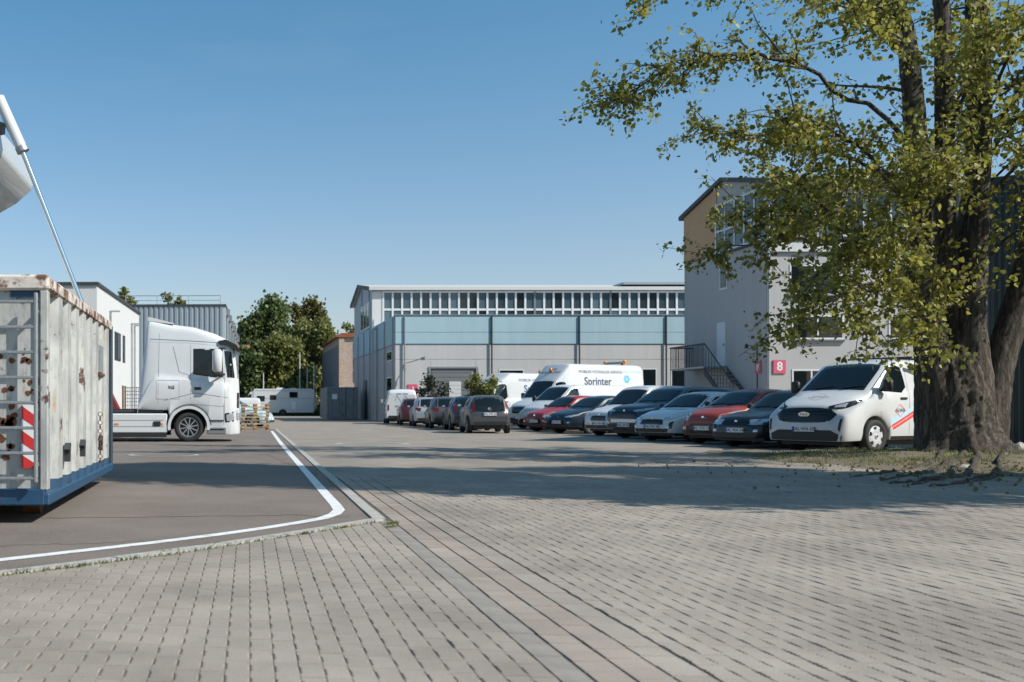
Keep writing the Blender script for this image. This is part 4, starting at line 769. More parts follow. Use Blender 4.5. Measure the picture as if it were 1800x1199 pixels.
def service_van(label, loc, L, H, texts=True):
    v = van('service_van', label, 'van', loc, HD, 'white_paint', L=L, W=2.02, H=H, r=.36, s1=1.02, wb=4.0, nz=1.12, cz=1.42, cs=.85, rs=1.55, bp=2.05, roof_s=2.35, plate='', group=ROW)
    v.patch('grille', 'front', [(-.5, 1.0), (0, 1.02), (.5, 1.0)], [(-.45, .72), (0, .71), (.45, .72)], 'black_gloss', off=.008); v.pair('headlight', 'front', [(.56, 1.05), (.84, 1.16)], [(.58, .86), (.86, .94)], 'lamp_clear', off=.008)
    v.text('MOBILER HYDRAULIK SERVICE', 'left', 4.2, H-.40, .20, 'ink_navy', off=.006); v.text('Sprinter', 'left', 4.0, H-.86, .52, 'ink_navy', .008, off=.007)
    v.text('01522 133 9660', 'left', 6.2, H-.38, .19, 'ink_sky', off=.006); v.text('MOBILER\nHYDRAULIK SERVICE', 'front', 0, H-.36, .14, 'ink_navy', off=.01)
    for i, a in enumerate(np.linspace(0, 2*math.pi, 7)[:-1]):
        q = (v.X(5.85)+.13*math.cos(a), H-.72+.13*math.sin(a)); V = [v.hit('left', q[0]+.075*math.cos(b), q[1]+.075*math.sin(b), .006+.0008*i) for b in np.linspace(0, 2*math.pi, 9)[:-1]]; MB().add(V, [tuple(range(8))]).build('emblem', 'ink_cyan', v.root, smooth=0)
    for y in (0.0,):
        x = v.X(1.95); zr = v.hit('top', x, y, 0).z; b = MB().cyl((x, y, zr-.01), (x, y, zr+.05), .07).build('beacon', 'black_trim', v.root); MB().lathe([(.065, 0), (.065, .10), (.045, .135), (0, .14)], (x, y, zr+.05), (0, 0, 1), 14).build('beacon_dome', 'amber', b)
    x = v.X(L-1.0); zr = v.hit('top', x, 0, 0).z; lb = MB().box(x-.14, x+.14, -.6, .6, zr+.05, zr+.15, .03).build('light_bar', 'galvanised', v.root)
    MB().box(x-.05, x+.05, -.5, -.42, zr-.02, zr+.05).box(x-.05, x+.05, .42, .5, zr-.02, zr+.05).build('light_bar_foot', 'black_trim', lb)
    for y in (-.62, .62): MB().lathe([(.10, 0), (.10, .12), (.07, .17), (0, .175)], (x, y, zr+.04), (0, 0, 1), 12).build('light_bar_lamp', 'amber', lb)
    return v
service_van('tall white service van with dark lettering and amber beacons on roof', (13.6, 49.2), 7.0, 3.08)
service_van('white lettered service van half hidden behind bush and parked cars', (12.1, 54.0), 6.6, 2.80)

# --- the file of cars parked along the lane
FILE = 'cars parked in file along the lane'; HF = math.pi/2-math.atan(.11)
v = hatch('parked_car', 'grey small car seen from behind with tall tail lights', 'car', (10.02, 40.2), HF, 'paint_grey', L=3.55, W=1.66, H=1.49, at='rear', plate='HAL VW 620', nz=.82, cz=1.0, cs=.75, rs=1.5, re=.35, tz=1.02, tail='tall', group=FILE, bp=1.85, wb=2.42, s1=.6)
v.patch('tailgate_glass', 'rear', [(-.60, 1.06), (0, 1.05), (.60, 1.06)], [(-.56, .84), (0, .82), (.56, .84)], 'black_gloss', off=.007)
xb = v.hit('rear', 0, .93, .02).x; MB().lathe([(.075, 0), (.07, .01), (.055, .012), (0, .012)], (xb, 0, .93), (-1, 0, 0), 18).build('round_badge', 'chrome', v.root); flat_text('VW', .07, 'ink', v.root, (xb-.014, 0, .93), (0, -1, 0), (0, 0, 1), .001)
MB().tube([(v.X(3.0), 0, 1.47), (v.X(3.2), 0, 1.66)], [.008, .004], 6).build('aerial', 'black_trim', v.root)
for dy, y, lab, p, kw in ((0, 44.9, 'dark blue hatchback right ahead of the grey small car', 'paint_darkblue', dict(H=1.5)), (.02, 49.5, 'dark grey hatchback second ahead of the grey small car', 'paint_grey', dict(H=1.52, tail='low')),
                          (.0, 54.0, 'silver hatchback in the middle of the parked file', 'paint_silver', dict(H=1.54, tail='low')), (.05, 58.5, 'dark red hatchback just behind the white van', 'paint_maroon', dict(H=1.52))):
    hatch('parked_car', lab, 'car', (10.4+dy, y), HF, p, L=4.05, W=1.75, at='rear', group=FILE, plate='', **kw)
v = van('delivery_van', 'white delivery van with zigzag logo on its rear doors', 'van', (10.45, 63.0), HF, 'white_paint', L=4.9, W=1.92, H=2.1, at='rear', group=FILE, plate='')
def zig(v, pts, wd, mat):
    V, Fc = strip(pts, wd); MB().add([v.hit('rear', -a, b, .006) for a, b in V], Fc).build('zigzag_logo', mat, v.root, smooth=0)
zig(v, [(-.42, 1.38), (-.32, 1.72), (-.05, 1.30), (.18, 1.68), (.42, 1.36)], .035, 'ink_navy'); zig(v, [(-.34, 1.80), (-.05, 1.80)], .05, 'ink_navy'); zig(v, [(.02, 1.80), (.34, 1.80)], .05, 'ink_navy')
v.patch('rear_step', 'rear', [(-.8, .50), (.8, .50)], [(-.8, .38), (.8, .38)], 'black_trim', off=.02)
hatch('parked_car', 'ice blue car half hidden behind the pallet stack', 'car', (2.15, 51.0), R(-14), 'paint_iceblue', L=4.1, W=1.74, H=1.46, at='front', plate='')
van('panel_van', 'white van left of the motorhome in the distance', 'van', (-2.0, 104), R(180), 'white_paint', L=5.2, W=2., H=1.95, plate='')

# --- the white truck tractor
TL = 2.98
tk = Vehicle('truck_tractor', 'white semi-truck tractor with high roof cab seen from its side', 'truck', (.36, 31.55), 0., TL); tk.axle_z = .43
h = 1.25
tk.body(2.5, [(0, .92), (.012, 1.5), (.03, 1.9), (.12, 2.55), (.22, 2.85), (.34, 2.99), (.73, 3.17), (1.34, 3.36), (1.91, 3.43), (2.30, 3.52), (2.64, 3.60), (2.68, 3.5), (2.96, 1.12), (2.98, 1.05)], [(0, .7), (.3, 1.7), (2.5, 1.9), (2.98, .98)],
        [(0, .24), (.25, .22), (.95, .30), (2.02, .30), (2.03, .92), (2.98, .94)], [(1.474, .56)], [(0, h*.66), (.05, h*.80), (.14, h*.89), (.28, h*.96), (.5, h), (2.4, h), (2.98, h*.985)], [(0, h*.70), (.12, h*.86), (.34, h*.88), (1.0, h*.92), (2.6, h*.90), (2.98, h*.86)], 'white_paint', crown=.06, shoulder=.2, win=.012, name='cab')
ck = tk
ck.patch('windscreen', 'front', [(-.98, 2.62), (0, 2.66), (.98, 2.62)], [(-.98, 1.84), (0, 1.82), (.98, 1.84)], 'glass', rows=5, sub=6)
ck.pair('windscreen_side', 'left', [(.15, 2.60), (.46, 2.63)], [(.06, 1.84), (.37, 1.86)], 'glass', rows=4)
ck.pair('side_window', 'left', [(.56, 2.66), (1.32, 2.66)], [(.50, 1.86), (1.32, 1.98)], 'glass', rows=4)
ck.pair('window_seal', 'left', [(.53, 2.69), (1.35, 2.69)], [(.47, 1.82), (1.35, 1.95)], 'black_trim', rows=3, off=.002)
ck.patch('grille', 'front', [(-.8, 1.55), (0, 1.57), (.8, 1.55)], [(-.75, .75), (0, .74), (.75, .75)], 'black_gloss', off=.006)
ck.pair('grille_edge', 'left', [(.0, 1.42), (.09, 1.42)], [(.0, .98), (.09, .98)], 'black_gloss', off=.006)
ck.pair('headlight_surround', 'left', [(.08, .90), (.45, .82)], [(.07, .60), (.43, .56)], 'black_gloss', off=.004); ck.pair('headlight', 'left', [(.10, .86), (.40, .78)], [(.09, .64), (.38, .60)], 'lamp_clear', off=.007); ck.pair('headlight', 'front', [(.78, .80), (1.05, .84)], [(.78, .62), (1.06, .64)], 'lamp_clear', off=.007)
for a, b in (([(.46, 1.1), (.475, 1.1)], [(.46, .5), (.475, .5)]), ([(1.42, 2.8), (1.43, 2.8)], [(1.42, 1.02), (1.43, 1.02)]), ([(.42, 2.75), (.43, 2.75)], [(.44, .62), (.45, .62)]), ([(2.32, 3.4), (2.33, 3.4)], [(2.36, 1.1), (2.37, 1.1)])): ck.pair('panel_gap', 'left', a, b, 'shutter_grey', off=.0025, rows=8, sub=1, skirt=0)
for a, b in (([(.35, 1.28), (1.3, 1.42), (2.2, 1.20)], [(.35, 1.265), (1.3, 1.405), (2.2, 1.185)]), ([(.35, 2.86), (1.5, 2.93), (2.6, 2.98)], [(.35, 2.84), (1.5, 2.91), (2.6, 2.96)]), ([(.46, .76), (.08, .92)], [(.46, .745), (.08, .905)])): ck.pair('panel_gap', 'left', a, b, 'shutter_grey', off=.0025, rows=1, sub=8, skirt=0)
dr_ = [([(1.75, 1.78), (2.42, 1.78)], [(1.75, 1.77), (2.42, 1.77)]), ([(1.75, 1.24), (2.42, 1.24)], [(1.75, 1.23), (2.42, 1.23)])]
for a, b in dr_: ck.pair('locker_gap', 'left', a, b, 'shutter_grey', off=.0025, rows=1, sub=6, skirt=0)
for s_ in (1.75, 2.41): ck.pair('locker_gap', 'left', [(s_, 1.78), (s_+.01, 1.78)], [(s_, 1.24), (s_+.01, 1.24)], 'shutter_grey', off=.0025, rows=5, sub=1, skirt=0)
ck.pair('panel_gap', 'left', [(.48, 1.03), (.95, 1.06), (1.42, 1.10)], [(.48, 1.018), (.95, 1.048), (1.42, 1.088)], 'shutter_grey', off=.0025, rows=1, sub=6, skirt=0)
ck.pair('panel_gap', 'left', [(1.42, 1.92), (1.75, 2.02), (1.92, 2.75)], [(1.435, 1.915), (1.765, 2.015), (1.935, 2.745)], 'shutter_grey', off=.0025, rows=1, sub=6, skirt=0)
ck.pair('roof_step', 'left', [(.5, 2.80), (1.5, 2.89), (2.6, 2.93)], [(.5, 2.775), (1.5, 2.855), (2.6, 2.885)], 'door_pale', off=.004, rows=1, sub=6, skirt=0)
for sg in (1, -1):
    ag = [(tk.X(1.474+.655*math.cos(a)), .43+.655*math.sin(a)) for a in np.linspace(.1, math.pi-.1, 22)]+[(tk.X(1.474+.635*math.cos(a)), .43+.635*math.sin(a)) for a in np.linspace(math.pi-.1, .1, 22)]
    MB().prism(ag, 'y', sg*1.2, sg*1.256).build('arch_gap', 'black_trim', tk.root, smooth=0)
    for z in (.34, .60): MB().box(tk.X(.93), tk.X(.47), sg*1.22, sg*1.262, z, z+.035).build('step_tread', 'black_trim', tk.root)
ck.pair('door_handle', 'left', [(1.12, 1.58), (1.32, 1.58)], [(1.12, 1.50), (1.32, 1.50)], 'black_trim', off=.012)
for vw in ('left', 'right'): ck.text('XG', vw, 1.98, 1.57, .13, 'ink', .004)
vs = [(.62, 2.92), (.40, 2.96), (.10, 2.80), (-.02, 2.62), (.03, 2.58), (.20, 2.70), (.42, 2.80), (.60, 2.82)]
MB().prism([(tk.X(s), z) for s, z in vs], 'y', -1.18, 1.18).build('sun_visor', 'black_gloss', tk.root, smooth=40)
for sg in (1, -1):
    mr = MB().box(tk.X(.78), tk.X(.52), sg*1.38, sg*1.62, 1.98, 2.66, .06).build('mirror', 'white_paint', tk.root, smooth=50); MB().tube([(tk.X(.45), sg*1.15, 2.7), (tk.X(.6), sg*1.45, 2.68)], [.03, .03], 6).tube([(tk.X(.45), sg*1.18, 1.95), (tk.X(.6), sg*1.45, 2.0)], [.03, .03], 6).build('mirror_arm', 'black_trim', mr); box('mirror_glass', 'chrome', mr, tk.X(.78)-.01, tk.X(.78)+.01, sg*1.41, sg*1.59, 2.05, 2.6); box('mirror_foot', 'black_trim', mr, tk.X(.74), tk.X(.50), sg*1.36, sg*1.6, 1.88, 1.985, .03)
    ar = [(tk.X(1.474+.61*math.cos(a)), .43+.61*math.sin(a)) for a in np.linspace(-.15, math.pi+.15, 20)]+[(tk.X(1.474+.53*math.cos(a)), .43+.53*math.sin(a)) for a in np.linspace(math.pi+.15, -.15, 20)]
    MB().prism(ar, 'y', sg*1.20, sg*1.275).build('wheel_arch', 'white_paint', tk.root, smooth=40); MB().prism([(p[0], p[1]-.02) for p in ar], 'y', sg*.75, sg*1.19).build('mudguard', 'black_trim', tk.root, smooth=40)
    MB().box(tk.X(.95), tk.X(.40), sg*1.10, sg*1.262, .22, .42, .02).build('step', 'shutter_grey', tk.root)
    sk = MB().box(tk.X(6.6), tk.X(2.10), sg*1.18, sg*1.26, .26, .82, .03).build('side_skirt', 'white_paint', tk.root)
    for z in (.44, .62): MB().box(tk.X(6.5), tk.X(2.2), sg*1.258, sg*1.265, z, z+.012).build('skirt_gap', 'shutter_grey', sk)
    box('skirt_edge', 'black_trim', tk.root, tk.X(6.6), tk.X(2.12), sg*1.15, sg*1.25, .14, .258)
    for s in (2.28, 3.55, 5.0): MB().box(tk.X(s)-.06, tk.X(s)+.06, sg*1.262, sg*1.275, .50, .545).build('side_marker', 'amber', sk)
    box('air_inlet', 'black_trim', tk.root, tk.X(2.5), tk.X(2.28), sg*1.2, sg*1.29, .46, .6, .02)
box('chassis', 'black_trim', tk.root, tk.X(6.6), tk.X(.6), -.45, .45, .55, .95); box('deck_plate', 'roof_dark', tk.root, tk.X(5.0), tk.X(2.2), -1.15, 1.15, .84, .93, .01)
MB().lathe([(.0, .0), (.5, 0), (.5, .08), (0, .08)], (tk.X(5.4), 0, 1.0), (0, 0, 1), 24).build('fifth_wheel', 'black_trim', tk.root)
tk.wheels(1.474, 5.4, 1.22, .43, .30, 'truck', 'alloy')
MB().prism([(tk.X(2.66), 3.50), (tk.X(1.92), 3.40), (tk.X(1.92), 3.44), (tk.X(2.5), 3.585), (tk.X(2.66), 3.62)], 'y', -1.08, 1.08).build('roof_spoiler', 'white_paint', tk.root)
tk.root.location.y = 31.55

# --- motorhome
mh = thing('motorhome', 'white motorhome with three dark side windows parked in the distance', 'motorhome', (0, 120, 0))
MB().prism([(3.1, .40), (9.8, .40), (9.85, 2.9), (9.6, 3.12), (3.1, 3.12), (2.95, 2.9), (2.95, 1.0)], 'y', 0, 2.25).build('body', 'white_paint', mh, smooth=25)
MB().prism([(.9, .4), (3.1, .4), (3.1, 2.9), (2.6, 2.75), (1.9, 1.75), (.95, 1.35)], 'y', .05, 2.2).build('cab', 'white_paint', mh, smooth=25)
MB().prism([(1.75, 1.72), (2.7, 1.72), (2.75, 2.5), (2.5, 2.5)], 'y', .02, .06).build('cab_window', 'glass', mh)
for x0, x1, z0, z1 in ((3.35, 4.25, 1.7, 2.3), (4.85, 5.55, 1.85, 2.4), (7.05, 8.0, 2.1, 2.75)): f = MB().box(x0, x1, -.05, .02, z0, z1, .03).build('window', 'black_trim', mh); box('pane', 'glass', f, x0+.05, x1-.05, -.06, -.045, z0+.05, z1-.05)
MB().box(7.3, 7.75, -.03, .02, .75, 1.65, .02).build('service_hatch', 'plate_white', mh); MB().box(3.2, 9.7, -.015, .01, 2.0, 2.03).build('stripe', 'shutter_grey', mh); MB().box(3.1, 9.6, -.015, .01, 2.88, 2.91).build('roof_trim', 'shutter_grey', mh)
MB().box(5.6, 6.4, .8, 1.5, 3.12, 3.24, .03).box(7.2, 7.9, .8, 1.5, 3.12, 3.22, .03).build('roof_hatch', 'plate_white', mh)
for x in (2.0, 6.3):
    for yy in (.12, 2.13): wv = MB().lathe([(.2, -.1), (.36, -.1), (.36, .1), (.2, .1)], (x, yy, .36), (0, 1, 0), 20).build('wheel', 'tyre', mh); MB().lathe([(.2, -.09), (.1, -.06), (0, -.06)], (x, yy, .36), (0, 1, 0), 16).build('rim', 'dark_rim', wv)
MB().prism([(6.3+.45*math.cos(a), .36+.45*math.sin(a)) for a in np.linspace(0, math.pi, 14)], 'y', -.02, .02).build('wheel_arch', 'black_trim', mh); MB().box(9.86, 10.15, .2, .35, 1.0, 1.1).box(9.86, 10.2, .3, .36, .9, 2.2).build('bike_rack', 'galvanised', mh)

# ------------------------------------------------------------------ skip container in the foreground
rc = thing('roll_off_container', 'rusty white steel roll-off container with blue base and end ladder', 'container', (0, 0, 0))
CX, CY0, CY1, CB, CT = -1.53, 8.98, 13.95, .18, 2.13; CXL = CX-2.35
# ribbed long side: trapezoid ribs standing proud, facing +X
prof = [(CX-.13, CY0+.10)]; yy = CY0+.10; first = .62
edges = [CY0+.62+i*.545 for i in range(9)]
for e in edges[:-1]: prof += [(CX-.13, e-.06), (CX-.012, e+.02), (CX-.012, e+.24), (CX-.13, e+.32)]
prof = sorted(prof, key=lambda p: p[1])+[(CX-.13, CY1-.08)]
def side_sheet(px, name):
    k = len(px); zs = [CB+.17, .8, 1.4, CT-.12]; V = [(x, y, z) for z in zs for x, y in px]
    return MB().add(V, [(r*k+i, r*k+i+1, (r+1)*k+i+1, (r+1)*k+i) for r in range(len(zs)-1) for i in range(k-1)]).build(name, 'rust_white', rc, smooth=0)
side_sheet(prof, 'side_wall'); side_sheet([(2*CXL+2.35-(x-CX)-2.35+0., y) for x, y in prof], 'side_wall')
k = len(prof); MB().add([(x+.004, y, z) for z in (CB+.08, CB+.17) for x, y in prof], [(i, i+1, k+i+1, k+i) for i in range(k-1)]).build('blue_base', 'container_blue', rc, smooth=0)
MB().box(CX-.10, CX+.005, CY0+.06, CY1, CT-.125, CT, .02).build('top_rail', 'rail_rust', rc); MB().box(CXL-.005, CXL+.10, CY0+.06, CY1, CT-.125, CT, .02).build('top_rail', 'rail_rust', rc)
MB().box(CX-.10, CX+.012, CY0, CY1, CB-.02, CB+.085, .015).build('bottom_rail', 'container_blue', rc); MB().box(CXL, CXL+.1, CY0, CY1, CB-.02, CB+.085, .015).build('bottom_rail', 'container_blue', rc)
MB().box(CXL, CX+.004, CY0-.01, CY0+.10, CT-.13, CT+.004, .02).build('end_top_rail', 'rail_rust', rc); MB().box(CXL, CX, CY1-.1, CY1, CT-.13, CT, .02).build('end_top_rail', 'rail_rust', rc)
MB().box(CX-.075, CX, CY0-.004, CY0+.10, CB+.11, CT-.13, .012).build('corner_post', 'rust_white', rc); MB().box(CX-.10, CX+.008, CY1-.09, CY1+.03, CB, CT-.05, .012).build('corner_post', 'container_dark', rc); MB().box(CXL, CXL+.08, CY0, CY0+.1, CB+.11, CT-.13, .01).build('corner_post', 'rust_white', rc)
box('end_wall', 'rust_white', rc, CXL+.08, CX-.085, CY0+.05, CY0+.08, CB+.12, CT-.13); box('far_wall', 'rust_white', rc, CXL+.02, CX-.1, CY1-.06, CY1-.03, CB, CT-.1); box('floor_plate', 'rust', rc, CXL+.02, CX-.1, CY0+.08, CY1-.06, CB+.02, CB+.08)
MB().box(CXL, CX-.03, CY0-.006, CY0+.09, CB-.02, CB+.125, .012).build('end_sill', 'container_blue', rc)
# rust blisters on the end wall
for i in range(46):
    x = random.choice((-1.66, -1.72, -1.86, -1.90))+random.uniform(-.05, .05); z = random.choice((1.44, 1.18, .98, .92, .80, .70, .55))+random.uniform(-.07, .07); rr_ = random.uniform(.008, .035)*(1.5 if z < 1.0 else 1)
    MB().add([(x+rr_*random.uniform(.7, 1.2)*math.cos(a), CY0+.047, z+rr_*random.uniform(.6, 1.2)*math.sin(a)) for a in np.linspace(0, 2*math.pi, 11)[:-1]], [tuple(range(10))]).build('rust_spot', 'rust', rc, smooth=0)
ld = thing_ld = link('ladder', None, rc)
for x in (CX-.075, CX-.075-.355): MB().box(x-.032, x, CY0-.10, CY0-.055, .36, 1.97, .008).build('ladder_rail', 'galvanised', ld)
for i in range(8): MB().box(CX-.43, CX-.075, CY0-.095, CY0-.06, .385+i*.2135, .412+i*.2135, .006).build('rung', 'galvanised', ld)
for z in (.5, 1.8):
    for x in (CX-.09, CX-.445): box('ladder_bracket', 'galvanised', ld, x-.012, x+.012, CY0-.06, CY0+.06, z, z+.03)
cp = box('warning_panel', 'plate_white', rc, CX-.232, CX-.115, CY0+.02, CY0+.05, .48, 1.02)
for z in (.48, .695, .905):
    P = [(CX-.232, z+.0), (CX-.115, z-.0), (CX-.115, z+.04), (CX-.232, z+.115)] if z == .48 else [(CX-.232, z), (CX-.115, z-.075), (CX-.115, z+.025), (CX-.232, z+.11)]
    MB().add([(x, CY0+.0185, zz) for x, zz in P], [(0, 1, 2, 3)]).build('red_stripe', 'stripe_red', cp, smooth=0)
np_ = box('maker_plate', 'container_blue', rc, CX-.33, CX-.09, CY0+.03, CY0+.055, 1.945, 2.0)
for y in (10.0, 11.05, 12.6):
    MB().prism([(y, .60), (y+.10, .66), (y+.14, .65), (y+.11, .56), (y+.10, .48), (y+.06, .48), (y+.06, .57)], 'x', CX-.03, CX+.025).build('hook', 'roof_dark', rc)
ch = MB()
for i in range(12): ch.lathe([(.022, -.008), (.030, 0), (.022, .008)], (CX+.03, 12.4, .92-i*.05), (1, 0, 0) if i % 2 else (0, 1, 0), 8)
ch.build('chain', 'rust', rc)
pl2 = MB().box(CX-.02, CX-.006, 12.55, 13.0, 1.42, 1.75, .004).build('info_plate', 'container_grey', rc); MB().box(CX-.02, CX+.01, 12.5, 13.05, 1.38, 1.41).build('plate_bracket', 'rust', pl2)
for y in (12.9, 9.9): MB().lathe([(.0, -.08), (.10, -.08), (.10, .08), (0, .08)], (CX-.3, y, .10), (1, 0, 0), 18).build('roller', 'rust', rc, smooth=40); 
for y in (12.9, 9.9): MB().lathe([(.0, -.08), (.10, -.08), (.10, .08), (0, .08)], (CXL+.3, y, .10), (1, 0, 0), 18).build('roller', 'rust', rc, smooth=40)
MB().box(CX-.40, CX-.2, CY0+.1, CY1-.2, .16, .2).box(CXL+.2, CXL+.4, CY0+.1, CY1-.2, .16, .2).build('skid_rail', 'rust', rc)

# ------------------------------------------------------------------ refuse truck with its raised tailgate ram, mostly behind the container
wt = thing('refuse_truck', 'white truck body with raised tailgate and chrome hydraulic ram above the container', 'truck', (0, 15.0, 0))
box('chassis', 'black_trim', wt, -10, -2.1, -.5, .5, .6, .95); MB().box(-9.6, -3.75, -1.2, 1.2, 1.0, 3.6, .08).build('body', 'white_paint', wt)
MB().prism([(-4.6, 5.3), (-3.25, 4.93), (-3.02, 4.69), (-2.985, 4.42), (-3.02, 4.32), (-3.25, 4.12), (-3.9, 3.75), (-4.9, 4.2)], 'y', -1.15, 1.15).build('tailgate', 'white_paint', wt, smooth=35)
MB().box(-3.22, -3.10, -1.165, -1.15, 4.45, 4.75).build('hinge_plate', 'plate_white', wt); MB().prism([(-3.08, 4.75), (-2.93, 4.72), (-2.94, 4.60), (-3.06, 4.58)], 'y', -1.26, -1.10).build('ram_bracket', 'black_trim', wt)
k_ = 1850/13.8; pz = lambda u, v: ((u-400)/k_, -1.2, 1+(716-v)/k_)
MB().cyl(pz(39, 263), pz(-2, 172), .075, n=18).build('ram_cylinder', 'white_paint', wt, smooth=50); MB().cyl(pz(150, 548), pz(38, 262), .032, n=14).build('ram_rod', 'chrome', wt, smooth=50); MB().cyl(pz(41, 267), pz(37, 258), .085, n=16).build('ram_collar', 'galvanised', wt, smooth=50)
MB().box(-2.6, -1.9, -1.25, -1.1, .9, 2.3, .03).build('ram_post', 'white_paint', wt); box('rear_frame', 'black_trim', wt, -3.8, -2.0, -1.1, 1.1, .75, .95)
for x in (-8.6, -3.0):
    for y in (-1.05, 1.05): wv = MB().lathe([(.28, -.15), (.5, -.15), (.5, .15), (.28, .15), (.1, .05), (0, .05)], (x, y, .5), (0, 1, 0), 24).build('wheel', 'tyre', wt, smooth=50)
MB().prism([(-12, .5), (-9.8, .5), (-9.8, 3.0), (-11.4, 3.0), (-12, 1.7)], 'y', -1.2, 1.2).build('cab', 'white_paint', wt)

# ------------------------------------------------------------------ pallets
def pallet_meshes():
    d = MB().box(-.6, .6, -.0725, .0725, 0, .022); return d
PB = {}
def pallet(x, y, z, rz, label, group, dark=False):
    if not PB:
        PB['deck'] = MB().box(-.6, .6, -.07, .07, 0, .022).mesh('deck_board', 'wood', 0); PB['run'] = MB().box(-.05, .05, -.4, .4, 0, .022).mesh('runner', 'wood', 0)
        PB['block'] = MB().box(-.07, .07, -.05, .05, 0, .078).mesh('block', 'wood_dark', 0); PB['cross'] = MB().box(-.07, .07, -.4, .4, 0, .022).mesh('cross_board', 'wood', 0)
    o = thing('pallet', label, 'pallet', (x, y, z), rz, group)
    def ad(n, k, px, py, pz): q = link(n, PB[k], o); q.location = (px, py, pz)
    for py in (-.33, -.165, 0, .165, .33): ad('deck_board', 'deck', 0, py, .122)
    for px in (-.53, 0, .53):
        ad('cross_board', 'cross', px, 0, .1)
        for py in (-.345, 0, .345): ad('block', 'block', px, py, .022)
    for py in (-.33, 0, .33): q = link('bottom_board', PB['deck'], o); q.location = (0, py, 0)
    return o
OR = ['lowest', 'second', 'third', 'fourth', 'fifth', 'sixth', 'seventh', 'eighth']
pxx, pyy = 1.18, 45.4
for i in range(8): pallet(pxx+random.uniform(-.03, .03), pyy+random.uniform(-.03, .03), .002+i*.1445, random.uniform(-.04, .04), '%s wooden pallet from the ground in the stack before the truck' % OR[i], 'pallets stacked in front of the truck')
for i in range(5): pallet(-2.9+random.uniform(-.04, .04), 35.6, .002+i*.1445, random.uniform(-.05, .05), '%s wooden pallet from the ground behind the truck cab' % OR[i], 'pallets stacked behind the truck cab')
wc = thing('wire_crate', 'wire mesh crate standing on the pallets behind the truck cab', 'crate', (-2.9, 35.6, .73))
m_ = MB()
for x in np.linspace(-.58, .58, 9): m_.box(x-.008, x+.008, -.4, -.385, 0, .95).box(x-.008, x+.008, .385, .4, 0, .95)
for z in np.linspace(.1, .93, 8): m_.box(-.6, .6, -.4, -.386, z-.008, z+.008).box(-.6, .6, .386, .4, z-.008, z+.008)
m_.build('mesh_panel', 'galvanised', wc, smooth=0)
for x in (-.6, .6):
    for y in (-.4, .4): box('post', 'wood_dark', wc, x-.03, x+.03, y-.03, y+.03, 0, 1.0)
box('base', 'wood', wc, -.6, .6, -.4, .4, 0, .04)
rx = thing('red_machine', 'dark red machine part lying behind the truck cab', 'machine', (-4.0, 34.9, 0)); MB().prism([(-.6, 0), (.5, 0), (.45, .9), (.1, 1.6), (-.3, 1.2)], 'y', -.3, .3).build('housing', 'crate_red', rx); MB().cyl((-.4, -.31, .5), (-.4, .31, .5), .2, n=16).build('drum', 'black_trim', rx)

# ------------------------------------------------------------------ old grey shipping container far back, poles
gc = thing('steel_container', 'weathered grey steel container with double doors in the hall shade', 'container', (0, 0, 0))
gx0, gx1, gy0, gy1, gz = 7.9, 10.4, 84., 90., 2.62
box('shell', 'container_grey', gc, gx0+.05, gx1-.05, gy0+.08, gy1, .12, gz-.02); corrugated('side_wall', 'container_grey', gc, (gx0+.04, gy1), (gx0+.04, gy0+.1), .15, gz-.1, .28, .05)
for x in (gx0, gx1-.14): MB().box(x, x+.14, gy0, gy0+.14, 0.02, gz, .02).build('corner_post', 'container_grey', gc)
for z in (.03, gz-.14): MB().box(gx0+.14, gx1-.14, gy0, gy0+.13, z, z+.13, .02).build('end_rail', 'container_grey', gc)
for x0, x1 in ((gx0+.16, 9.13), (9.17, gx1-.16)):
    d = MB().box(x0, x1, gy0+.02, gy0+.08, .18, gz-.16, .01).build('door', 'container_grey', gc)
    for z in (.95, 1.75): MB().box(x0, x1, gy0-.0, gy0+.03, z, z+.07).build('door_rib', 'container_grey', d)
    for x in (x0+.25, x1-.25): MB().cyl((x, gy0-.03, .15), (x, gy0-.03, gz-.12), .025, n=8).build('lock_rod', 'rust' if x > 9 and x < 9.5 else 'container_grey', d)
box('door_notice', 'plate_white', gc, 8.3, 8.75, gy0-.01, gy0+.02, 1.65, 2.05)
for u, v, Yp in ((463, 655, 128), (527, 620, 128), (540, 645, 132), (552, 637, 126)):
    x = (u-U0)/F_PX*Yp; z = 1+(V0-v)/F_PX*Yp; o = thing('flag_pole', {463: 'thin white pole above the left end of the motorhome', 527: 'tallest white flag pole behind the motorhome', 540: 'middle white flag pole behind the motorhome', 552: 'white flag pole beside the motorhome rear'}[u], 'pole', (x, Yp, -.05), 0, 'white poles behind the motorhome')
    MB().cyl((0, 0, 0), (0, 0, z), .09, .05, n=8).build('mast', 'plate_white', o); MB().lathe([(.0, .12), (.08, .05), (.08, 0), (0, 0)], (0, 0, z), (0, 0, 1), 8).build('cap', 'galvanised', o)

# ------------------------------------------------------------------ vegetation
def leaves_mesh(name, P, size, mat, droop=.35, jitter=.35):
    P = np.asarray(P); n = len(P); sz = size*RNG.uniform(1-jitter, 1+jitter, n)
    d = RNG.normal(0, 1, (n, 3)); d[:, 2] -= droop*2; d /= np.linalg.norm(d, axis=1)[:, None]
    r = RNG.normal(0, 1, (n, 3)); r -= d*(r*d).sum(1)[:, None]; r /= np.linalg.norm(r, axis=1)[:, None]; nn = np.cross(d, r)
    tpl = [(0, 0, 0), (-.46, .22, .10), (-.34, .62, .04), (0, 1, -.04), (.34, .62, .04), (.46, .22, .10)]
    V = np.stack([P+sz[:, None]*(r*a+d*b+nn*c) for a, b, c in tpl], 1).reshape(-1, 3); i = np.arange(n)[:, None]*6
    return fast_mesh(name, V, np.vstack([i+[0, 1, 2, 3], i+[0, 3, 4, 5]]), mat)
